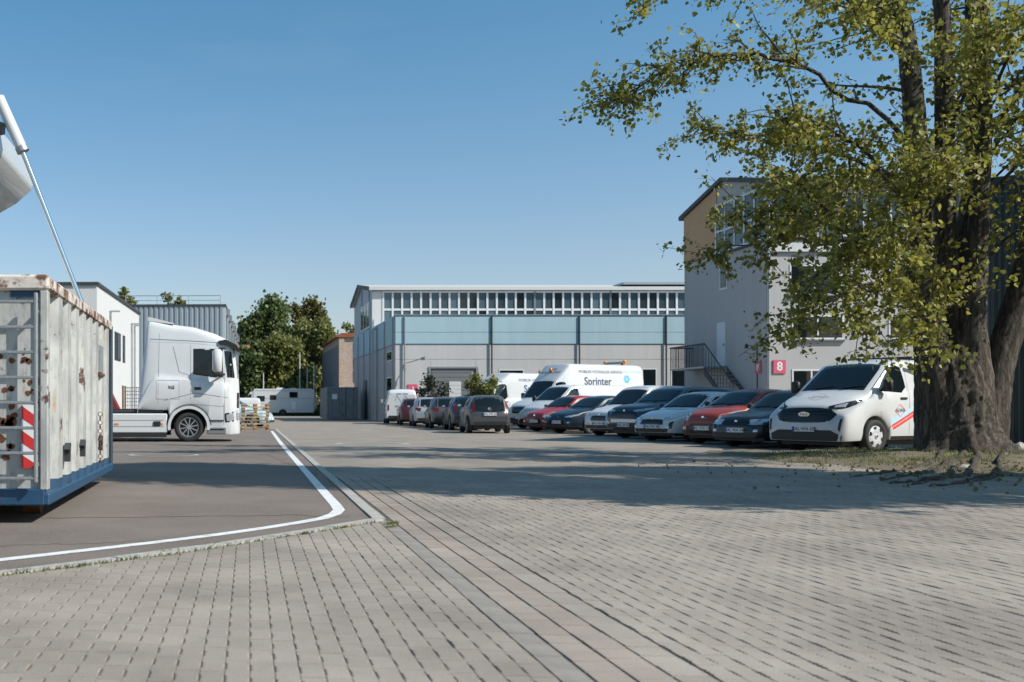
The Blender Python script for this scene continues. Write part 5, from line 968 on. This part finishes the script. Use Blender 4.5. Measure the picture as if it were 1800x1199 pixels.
def bez(pts, n):
    pts = [Vector(p) for p in pts]; out = []
    for i in range(len(pts)-1):
        p0, p1, p2, p3 = pts[max(i-1, 0)], pts[i], pts[i+1], pts[min(i+2, len(pts)-1)]
        for k in range(n):
            t = k/n; out.append(.5*((2*p1)+(p2-p0)*t+(2*p0-5*p1+4*p2-p3)*t*t+(3*p1-p0-3*p2+p3)*t**3))
    return out+[pts[-1]]
def rv(s=1.): return Vector((random.gauss(0, s), random.gauss(0, s), random.gauss(0, s)))

def grow(limbs, lens=(1.0, 2.2), every=.30, tw=.16, per=7, spread=.10, start=.25, droop=.5):
    """side branches and twigs along limb polylines -> branch tubes, leaf points"""
    br = MB(); P = []
    for pts, r0, r1, dens in limbs:
        n = len(pts); L = sum((pts[i+1]-pts[i]).length for i in range(n-1)); m = max(1, int(L/every*dens))
        for q in range(m):
            f = start+(1-start)*(q+random.random())/m; fi = f*(n-1); i = min(int(fi), n-2); p = pts[i].lerp(pts[i+1], fi-i); d = (pts[i+1]-pts[i]).normalized()
            out = (d*.7+rv(.62)); out.z = out.z*.7+.12; out.normalize(); ln = random.uniform(*lens)*(1.1-.45*f); poly = [p]; c = p.copy()
            for k in range(6):
                out = (out+rv(.16)-Vector((0, 0, droop*.10*k/3))).normalized(); c = c+out*ln/6; poly.append(c.copy())
            rb = max(.006, (r0+(r1-r0)*f)*.38); br.tube(poly, [rb*(1-.8*k/6)+.003 for k in range(7)], 5, caps=False)
            for k in range(1, 7):
                for _ in range(max(1, int(ln/6/tw))):
                    b = poly[k-1].lerp(poly[k], random.random()); e = (out*.4+rv(.6)-Vector((0, 0, .25))).normalized()*random.uniform(.12, .42); tip = b+e
                    br.tube([b, b+e*.55+rv(.02), tip], [.005, .004, .002], 3, caps=False)
                    for _ in range(per): P.append((b.lerp(tip, random.uniform(.25, 1.05))+rv(spread))[:])
    return br, P

TX, TY = 13.95, 20.0
def TW(u, v, dy=0.): kk = F_PX/TY; return Vector(((u-U0)/kk-TX, dy, 1+(V0-v)/kk))
tree = thing('poplar_tree', 'big old poplar with several thick stems beside the white van', 'tree', (TX, TY, 0))
def bark_tube(pts, rad, n=30, lobes=0.):
    """tube with ridged bark relief"""
    pts = bez(pts, 12); m = len(pts); rs = np.interp(np.linspace(0, 1, m), np.linspace(0, 1, len(rad)), rad); V = []; Fc = []; ref = None; ph = RNG.uniform(0, 6, 4)
    for i, p in enumerate(pts):
        d = (pts[min(i+1, m-1)]-pts[max(i-1, 0)]).normalized(); ref = ref or d.orthogonal().normalized(); a = (ref-d*ref.dot(d)).normalized(); ref = a; b = d.cross(a)
        for j in range(n):
            t = 2*math.pi*j/n; z = p.z; rid = .055*abs(math.sin(7*t+1.2*math.sin(z*2.1+ph[0])))+.05*abs(math.sin(11*t+ph[1]+1.7*math.sin(z*3.3)))+.03*math.sin(5*t+ph[2]+z*1.7)+random.uniform(-.03, .03)-.05
            fl = lobes*max(0, 1-z/.9)**2*(.55+.45*math.sin(4*t+ph[3])+.3*math.sin(7*t+ph[1]))
            V.append(p+(a*math.cos(t)+b*math.sin(t))*rs[i]*(1+rid+fl))
    for i in range(m-1):
        for j in range(n): Fc.append((i*n+j, i*n+(j+1) % n, (i+1)*n+(j+1) % n, (i+1)*n+j))
    return V, Fc
tb = MB()
tb.add(*bark_tube([Vector((0, 0, -.2)), Vector((-.03, 0, .25)), Vector((-.06, 0, .7)), Vector((-.08, .02, 1.25)), Vector((-.10, .05, 1.85)), Vector((-.1, .1, 2.5))], [.72, .64, .59, .56, .46, .2], 90, .75))
STEMS = [([TW(1648, 800), TW(1644, 700), TW(1636, 600), TW(1622, 480), TW(1614, 340), TW(1606, 180), TW(1592, 60), TW(1572, -20), Vector((-1.5, -.4, 10.5))], [.37, .34, .28, .235, .20, .175, .155, .12, .04]),
         ([TW(1684, 790, .1), TW(1683, 680, .1), TW(1680, 560, .1), TW(1668, 400, .1), TW(1660, 200), TW(1655, 0), Vector((-.5, .2, 10.8))], [.36, .32, .235, .18, .155, .13, .04]),
         ([TW(1700, 790, -.2), TW(1702, 690, -.18), TW(1698, 570, -.15), TW(1710, 400, -.15), TW(1717, 200, -.2), TW(1716, 0, -.2), Vector((.2, -.6, 10.8))], [.37, .32, .23, .165, .12, .10, .04]),
         ([TW(1706, 790, .25), TW(1711, 680, .3), TW(1709, 540, .35), TW(1728, 400, .4), TW(1744, 280, .4), TW(1747, 130, .4), TW(1746, -20, .5), Vector((.9, .7, 10.8))], [.36, .31, .22, .205, .19, .18, .15, .04]),
         ([TW(1728, 808, -.05), TW(1738, 710, -.1), TW(1748, 640, -.13), TW(1768, 565, -.17), TW(1785, 495, -.2), TW(1804, 410, -.25), TW(1850, 280, -.3), Vector((2.6, -.6, 8)), Vector((3.2, -1, 10))], [.36, .27, .245, .235, .22, .19, .15, .10, .03])]
for p, r in STEMS: tb.add(*bark_tube(p, r, 34))
def V3(*a): return Vector(a)
LIMBS = [  # (points rel. to the base, r0, r1)
    ([TW(1625, 560), TW(1540, 500, -.6), TW(1440, 440, -1.1), TW(1350, 375, -1.5), TW(1300, 335, -1.8)], .10, .02),
    ([TW(1620, 540), TW(1540, 520, -.9), TW(1460, 510, -1.6), TW(1400, 545, -2.0), TW(1385, 590, -2.2)], .08, .015),
    ([TW(1620, 470), TW(1520, 420, .6), TW(1420, 400, 1.2), TW(1330, 430, 1.7)], .08, .015),
    ([TW(1612, 380), TW(1510, 300, -.5), TW(1400, 245, -1.), TW(1320, 240, -1.4), TW(1285, 265, -1.6)], .10, .02),
    ([TW(1606, 250), TW(1480, 140, .3), TW(1360, 80, .5), TW(1240, 90, .6), TW(1150, 130, .6), TW(1090, 150, .6)], .11, .02),
    ([TW(1604, 120), TW(1480, 20, -.6), TW(1350, -30, -1.), TW(1220, -10, -1.2), TW(1120, 20, -1.3), TW(1085, 20, -1.3)], .11, .02),
    ([TW(1604, 150), TW(1500, 100, -1.2), TW(1420, 90, -2.2), TW(1330, 130, -2.9)], .09, .02),
    ([TW(1610, 320), TW(1520, 250, 1.), TW(1430, 190, 1.9), TW(1340, 170, 2.6)], .09, .02),
    ([TW(1590, 60), TW(1500, -60, 1.), TW(1380, -130, 1.6), TW(1250, -130, 2.)], .1, .02), ([TW(1660, 250), TW(1620, 170, -1.3), TW(1570, 130, -2.4), TW(1520, 170, -3.1)], .08, .015),
    ([TW(1716, 350, -.3), TW(1730, 280, -1.4), TW(1740, 260, -2.4), TW(1735, 300, -3.2)], .08, .015),
    ([TW(1716, 180, -.3), TW(1700, 110, -1.4), TW(1690, 90, -2.5)], .08, .015),
    ([TW(1660, 330), TW(1640, 280, 1.4), TW(1600, 260, 2.6)], .08, .015), ([TW(1745, 250, .4), TW(1780, 200, 1.2), TW(1830, 160, 2.2)], .09, .02), ([TW(1750, 230, .3), TW(1800, 150, -.4), TW(1860, 90, -1.)], .13, .03),
    ([TW(1620, 430), TW(1570, 350, -1.4), TW(1500, 330, -2.5), TW(1430, 350, -3.2)], .08, .015),
    ([TW(1622, 520), TW(1520, 470, -1.), TW(1420, 470, -1.5), TW(1350, 500, -1.7)], .08, .015), ([TW(1615, 440), TW(1500, 375, .8), TW(1420, 350, 1.), TW(1350, 365, 1.2)], .08, .015), ([TW(1615, 400), TW(1520, 350, -1.6), TW(1450, 390, -2.3), TW(1415, 460, -2.5)], .07, .015),
    ([TW(1628, 565), TW(1565, 555, -1.2), TW(1505, 580, -1.8), TW(1465, 612, -2.)], .06, .012), ([TW(1622, 480), TW(1540, 505, .6), TW(1470, 545, .8), TW(1430, 575, .9)], .06, .012),
    ([TW(1745, 330, .3), TW(1775, 270, -.5), TW(1805, 280, -1.3)], .06, .012), ([TW(1735, 450, -.1), TW(1765, 390, -.9), TW(1790, 400, -1.6)], .06, .012), ([TW(1790, 480, -.2), TW(1795, 430, -1.1), TW(1770, 430, -1.9)], .06, .012),
    ([TW(1716, 300, -.2), TW(1700, 240, -1.4), TW(1680, 270, -2.3)], .06, .012), ([TW(1745, 200, .3), TW(1775, 130, -.5), TW(1800, 110, -1.2)], .06, .012),
    ([TW(1800, 420, -.2), TW(1840, 400, -1.2), TW(1870, 420, -2.2)], .08, .02)]
lm = []
for p, r0, r1 in LIMBS:
    q = bez(p, 5); q = [q[0]]+[x_+rv(.035) for x_ in q[1:]]; tb.tube(q, list(np.linspace(r0*.44, r1*.5, len(q))), 8); lm.append((q, r0*.7, r1, 1.))
for p, r in STEMS: q = bez(p, 5); lm.append((q[len(q)//2:], .12, .03, .35))
tb.build('trunk', 'bark', tree, smooth=60)
br, P = grow(lm, (.7, 1.75), .20, .135, 11, .075)
br.build('branches', 'twig', tree, smooth=0, kind='stuff')
crown_me = leaves_mesh('crown', P, .078, 'leaf_near', .45, .5); crown = link('crown', crown_me, tree, kind='stuff')
print('near leaves', len(P))

def leafy_tree(name, label, loc, H, rad, mat, n, size, trunk_h=.3, cat='tree', group=None, lumps=14, squash=1.):
    o = thing(name, label, cat, loc, random.uniform(0, 6), group); tk_ = MB(); top = Vector((random.uniform(-.3, .3), 0, H*.85)); q = bez([(0, 0, -.1), (random.uniform(-.2, .2), .1, H*.4), top], 4); tk_.tube(q, list(np.linspace(rad*.085+.02, .02, len(q))), 8)
    cs_ = []
    for i in range(lumps):
        a = random.uniform(0, 6.28); f = (i+.5)/lumps; z = H*(trunk_h+(1-trunk_h)*f*.97); rr_ = rad*(math.sin(math.pi*min(1, .18+f*.66))**.6)*random.uniform(.35, .8); c = Vector((rr_*math.cos(a), rr_*math.sin(a), z)); cs_.append((c, rad*random.uniform(.30, .55)*(1-.25*f)))
        s0 = q[min(len(q)-1, int(f*len(q)*.8))]; tk_.tube([s0, s0.lerp(c, .5)+rv(rad*.04), c], [rad*.03+.01, rad*.02+.006, .006], 5, caps=False)
    tk_.build('trunk', 'bark', o, smooth=50); P_ = []
    for c, r in cs_:
        m = int(n/lumps*(r/(.39*rad))**2); d = RNG.normal(0, 1, (m, 3)); d /= np.linalg.norm(d, axis=1)[:, None]; rr2 = r*(RNG.uniform(0.05, 1, m)**.45)*(1+.25*RNG.normal(0, 1, m)); P_.append(np.array(c)+d*rr2[:, None]*[1, 1, squash])
    P_ = np.vstack(P_); P_[:, 2] = np.maximum(P_[:, 2], .15); link('crown', leaves_mesh('crown', P_, size, mat, .15), o, kind='stuff'); return o
def tpos(u, Y): return ((u-U0)/F_PX*Y, Y, 0)
BT = 'trees beyond the yard'
leafy_tree('broadleaf_tree', 'tall dark green tree above the motorhome roof', tpos(468, 150), 16.0, 4.6, 'leaf_far', 16000, .5, .15, lumps=34, group=BT)
leafy_tree('broadleaf_tree', 'brownish tree right of the tall dark green tree', tpos(540, 156), 16.6, 3.9, 'leaf_brown', 13000, .45, .15, lumps=30, group=BT)
leafy_tree('broadleaf_tree', 'yellow green rounded tree right behind the flag poles', tpos(555, 146), 12.9, 3.6, 'leaf_olive', 13000, .42, .1, lumps=28, group=BT)
leafy_tree('broadleaf_tree', 'olive green spreading tree directly behind the motorhome', tpos(497, 138), 9.9, 4.2, 'leaf_olive', 15000, .42, .08, lumps=30, group=BT)
leafy_tree('broadleaf_tree', 'dark tree left of the motorhome beside the red roof', tpos(440, 136), 8.4, 2.4, 'leaf_far', 9000, .42, .06, lumps=24, group=BT)
leafy_tree('broadleaf_tree', 'tree top peeking over the grey hall beside the white block', tpos(216, 118), 14.4, 1.9, 'leaf_olive', 3000, .34, .3, group=BT)
leafy_tree('broadleaf_tree', 'tree top peeking over the middle of the grey hall roof', tpos(306, 120), 14.2, 2.0, 'leaf_olive', 3000, .34, .3, group=BT)
leafy_tree('broadleaf_tree', 'tree top between the brick building and the hall', tpos(617, 152), 13.4, 2.1, 'leaf_olive', 2600, .32, .3, group=BT)
leafy_tree('broadleaf_tree', 'low dark trees behind the flag poles near the brick building', tpos(583, 150), 7.5, 3.0, 'leaf_far', 10000, .42, .05, lumps=24, group=BT)
leafy_tree('shrub', 'dark sparse round shrub behind the parked file', (13.1, 66.5, 0), 2.95, 1.15, 'leaf_dark', 900, .16, .35, 'shrub')
for i, (u, Y, H, r) in enumerate(((834, 48.2, 2.46, .62), (861, 48.0, 2.30, .62))):
    leafy_tree('conifer', ['taller yellow green conifer behind the grey small car', 'shorter yellow green conifer behind the grey small car'][i], tpos(u, Y), H, r, 'leaf_yellow', 4200, .085, .05, 'conifer', 'conifers behind the parked file', 16)
up = []
for _ in range(9000): x = random.uniform(-9, 13.5); up.append((x, random.uniform(123.5, 131), abs(random.gauss(0, .45+.25*math.sin(x*1.7)))))
link('undergrowth', leaves_mesh('undergrowth', up, .30, 'leaf_olive', -.1), None, kind='stuff')
# trees standing outside the right edge, whose shadow lies across the yard
leafy_tree('broadleaf_tree', 'tree outside the right edge nearest the camera, casting the long shadow', (13.6, 8.6, 0), 16.0, 2.6, 'leaf_near', 46000, .19, .46, lumps=40)
leafy_tree('broadleaf_tree', 'tree outside the right edge farther back, casting the long shadow', (18.5, 9.8, 0), 12.8, 2.3, 'leaf_near', 40000, .19, .36, lumps=36)

# --- bare ground, roots and grass round the tree
def mound():
    nx_, ny_ = 70, 46; V = []; Fc = []
    for j in range(ny_):
        for i in range(nx_):
            x = 9.0+i*.19; y = 13.2+j*.235; dx = max(0, (11.0+1.6*max(0, (17.5-y)/4)-x))/1.3+random.uniform(-.12, .12); edge = max(0, 14.0-y)/.9; far = 0
            hgt = .16*math.exp(-((x-TX)**2+(y-TY)**2)/5.)+.035+.02*math.sin(x*3.1)*math.sin(y*2.3)+random.uniform(-.012, .012)-.10*dx-.08*edge
            V.append((x+random.uniform(-.05, .05), y+random.uniform(-.06, .06), max(-.03, hgt)))
    for j in range(ny_-1):
        for i in range(nx_-1): a = j*nx_+i; Fc.append((a, a+1, a+nx_+1, a+nx_))
    return V, Fc
mv, mf = mound(); MB().add(mv, mf).build('soil', 'earth', None, smooth=80, kind='structure')
mtree = BVHTree.FromPolygons(mv, mf)
def soil_z(x, y):
    h_ = mtree.ray_cast(Vector((x, y, 5)), Vector((0, 0, -1))); return h_[0].z if h_[0] else -.1
for pts in ([(1545, 845), (1600, 836), (1650, 826), (1690, 812)], [(1600, 852), (1655, 843), (1700, 834), (1722, 815)], [(1500, 838), (1570, 829), (1630, 822), (1660, 808)], [(1640, 857), (1700, 848), (1745, 838), (1760, 812)], [(1575, 838), (1625, 830), (1675, 820)], [(1560, 851), (1610, 846), (1660, 838), (1690, 826)], [(1690, 846), (1730, 838), (1775, 832)]):
    q = bez([(*gp(u+random.uniform(-6, 6), v+random.uniform(-1, 1)), 0) for u, v in pts], 8); q = [Vector((p.x, p.y, max(soil_z(p.x, p.y), 0)+.004+.012*math.sin(i_*1.3)))+rv(.012) for i_, p in enumerate(q)]
    MB().tube(q, [r_*random.uniform(.75, 1.3) for r_ in np.linspace(.012, .05, len(q))], 7).build('tree_root', 'bark', tree, smooth=60)
for o in tree.children:
    if o.name.startswith('tree_root'): o.matrix_parent_inverse = Matrix.Translation((-TX, -TY, 0))
def blades(name, pts, hgt, wd, mat='grass_blade'):
    P_ = np.asarray(pts); n = len(P_); a = RNG.uniform(0, 2*math.pi, n); h_ = hgt*RNG.uniform(.5, 1.3, n); lean = RNG.normal(0, .45, (n, 2))*h_[:, None]; dx = np.c_[np.cos(a), np.sin(a), np.zeros(n)]*wd
    mid = P_+np.c_[lean*.4, h_*.6]; tip = P_+np.c_[lean, h_]; V = np.stack([P_-dx, P_+dx, mid+dx*.7, mid-dx*.7, tip], 1).reshape(-1, 3); i = np.arange(n)[:, None]*5
    return fast_mesh(name, V, np.vstack([i+[0, 1, 2, 3], i+[3, 2, 4, 4]]) if False else np.vstack([i+[0, 1, 2], i+[0, 2, 3], i+[3, 2, 4]]), mat)
gpts = []
def clump(x, y, n, s):
    for _ in range(n):
        a, b = x+random.gauss(0, s), y+random.gauss(0, s); z = soil_z(a, b)
        if z > -.02: gpts.append((a, b, z-.005))
for _ in range(330):
    u = random.uniform(1335, 1810); v = random.uniform(800, 856); x, y = gp(u, v); dens = 1. if v < 822 else .22
    if u > 1560 and 822 < v < 852 and u < 1740: dens = .1
    if random.random() < dens: clump(x, y, random.randint(25, 60), .16)
link('grass', fast_mesh('grass', *(lambda m: (np.zeros((0, 3)), np.zeros((0, 3))))(0), 'grass_blade') if False else blades('grass', gpts, .07, .005), None, kind='stuff')
wp = []
for u, v, n in ((292, 972, 60), (140, 996, 50), (36, 1006, 70), (688, 921, 110), (690, 926, 60), (380, 958, 30), (540, 938, 25), (600, 928, 25), (230, 982, 25), (470, 947, 20), (90, 1002, 25)):
    x, y = gp(u, v)
    for _ in range(n): a = random.gauss(0, .035); wp.append((x+a+random.gauss(0, .012), y+a+random.gauss(0, .012)-.02, -.01))
for _ in range(900):
    f = random.random(); x = -1.8+f*3.1; wp.append((x+random.gauss(0, .01), kn_y(x)-.015+random.gauss(0, .008), -.012))
link('weeds', blades('weeds', wp, .035, .004), None, kind='stuff')
lp = []
for _ in range(1100):
    x = random.gauss(12.6, 2.4); y = random.gauss(15.6, 1.7)
    if y > 11.5: lp.append((x, y, max(soil_z(x, y), 0)+.006))
link('leaf_litter', leaves_mesh('leaf_litter', lp, .05, 'leaf_brown', .0), None, kind='stuff')
def rubble(label, x, y, s, rz):
    bm = bmesh.new(); bmesh.ops.create_icosphere(bm, subdivisions=2, radius=1)
    for v_ in bm.verts: v_.co = Vector((v_.co.x*s[0], v_.co.y*s[1], v_.co.z*s[2]))*random.uniform(.85, 1.1)
    me = bpy.data.meshes.new('concrete_block'); bm.to_mesh(me); bm.free(); me.materials.append(MATS['concrete']); o = link('concrete_block', me); o.location = (x, y, max(0, soil_z(x, y))+s[2]*.5); o.rotation_euler = (0, 0, rz); o['label'] = label; o['category'] = 'rubble'
rubble('long broken concrete piece leaning by the tree roots', *gp(1762, 788), (.34, .14, .12), -.5); rubble('small broken concrete lump right of the tree roots', *gp(1792, 792), (.14, .12, .13), .4); rubble('pale flat stone on the soil below the tree roots', *gp(1700, 828), (.16, .08, .05), .3)
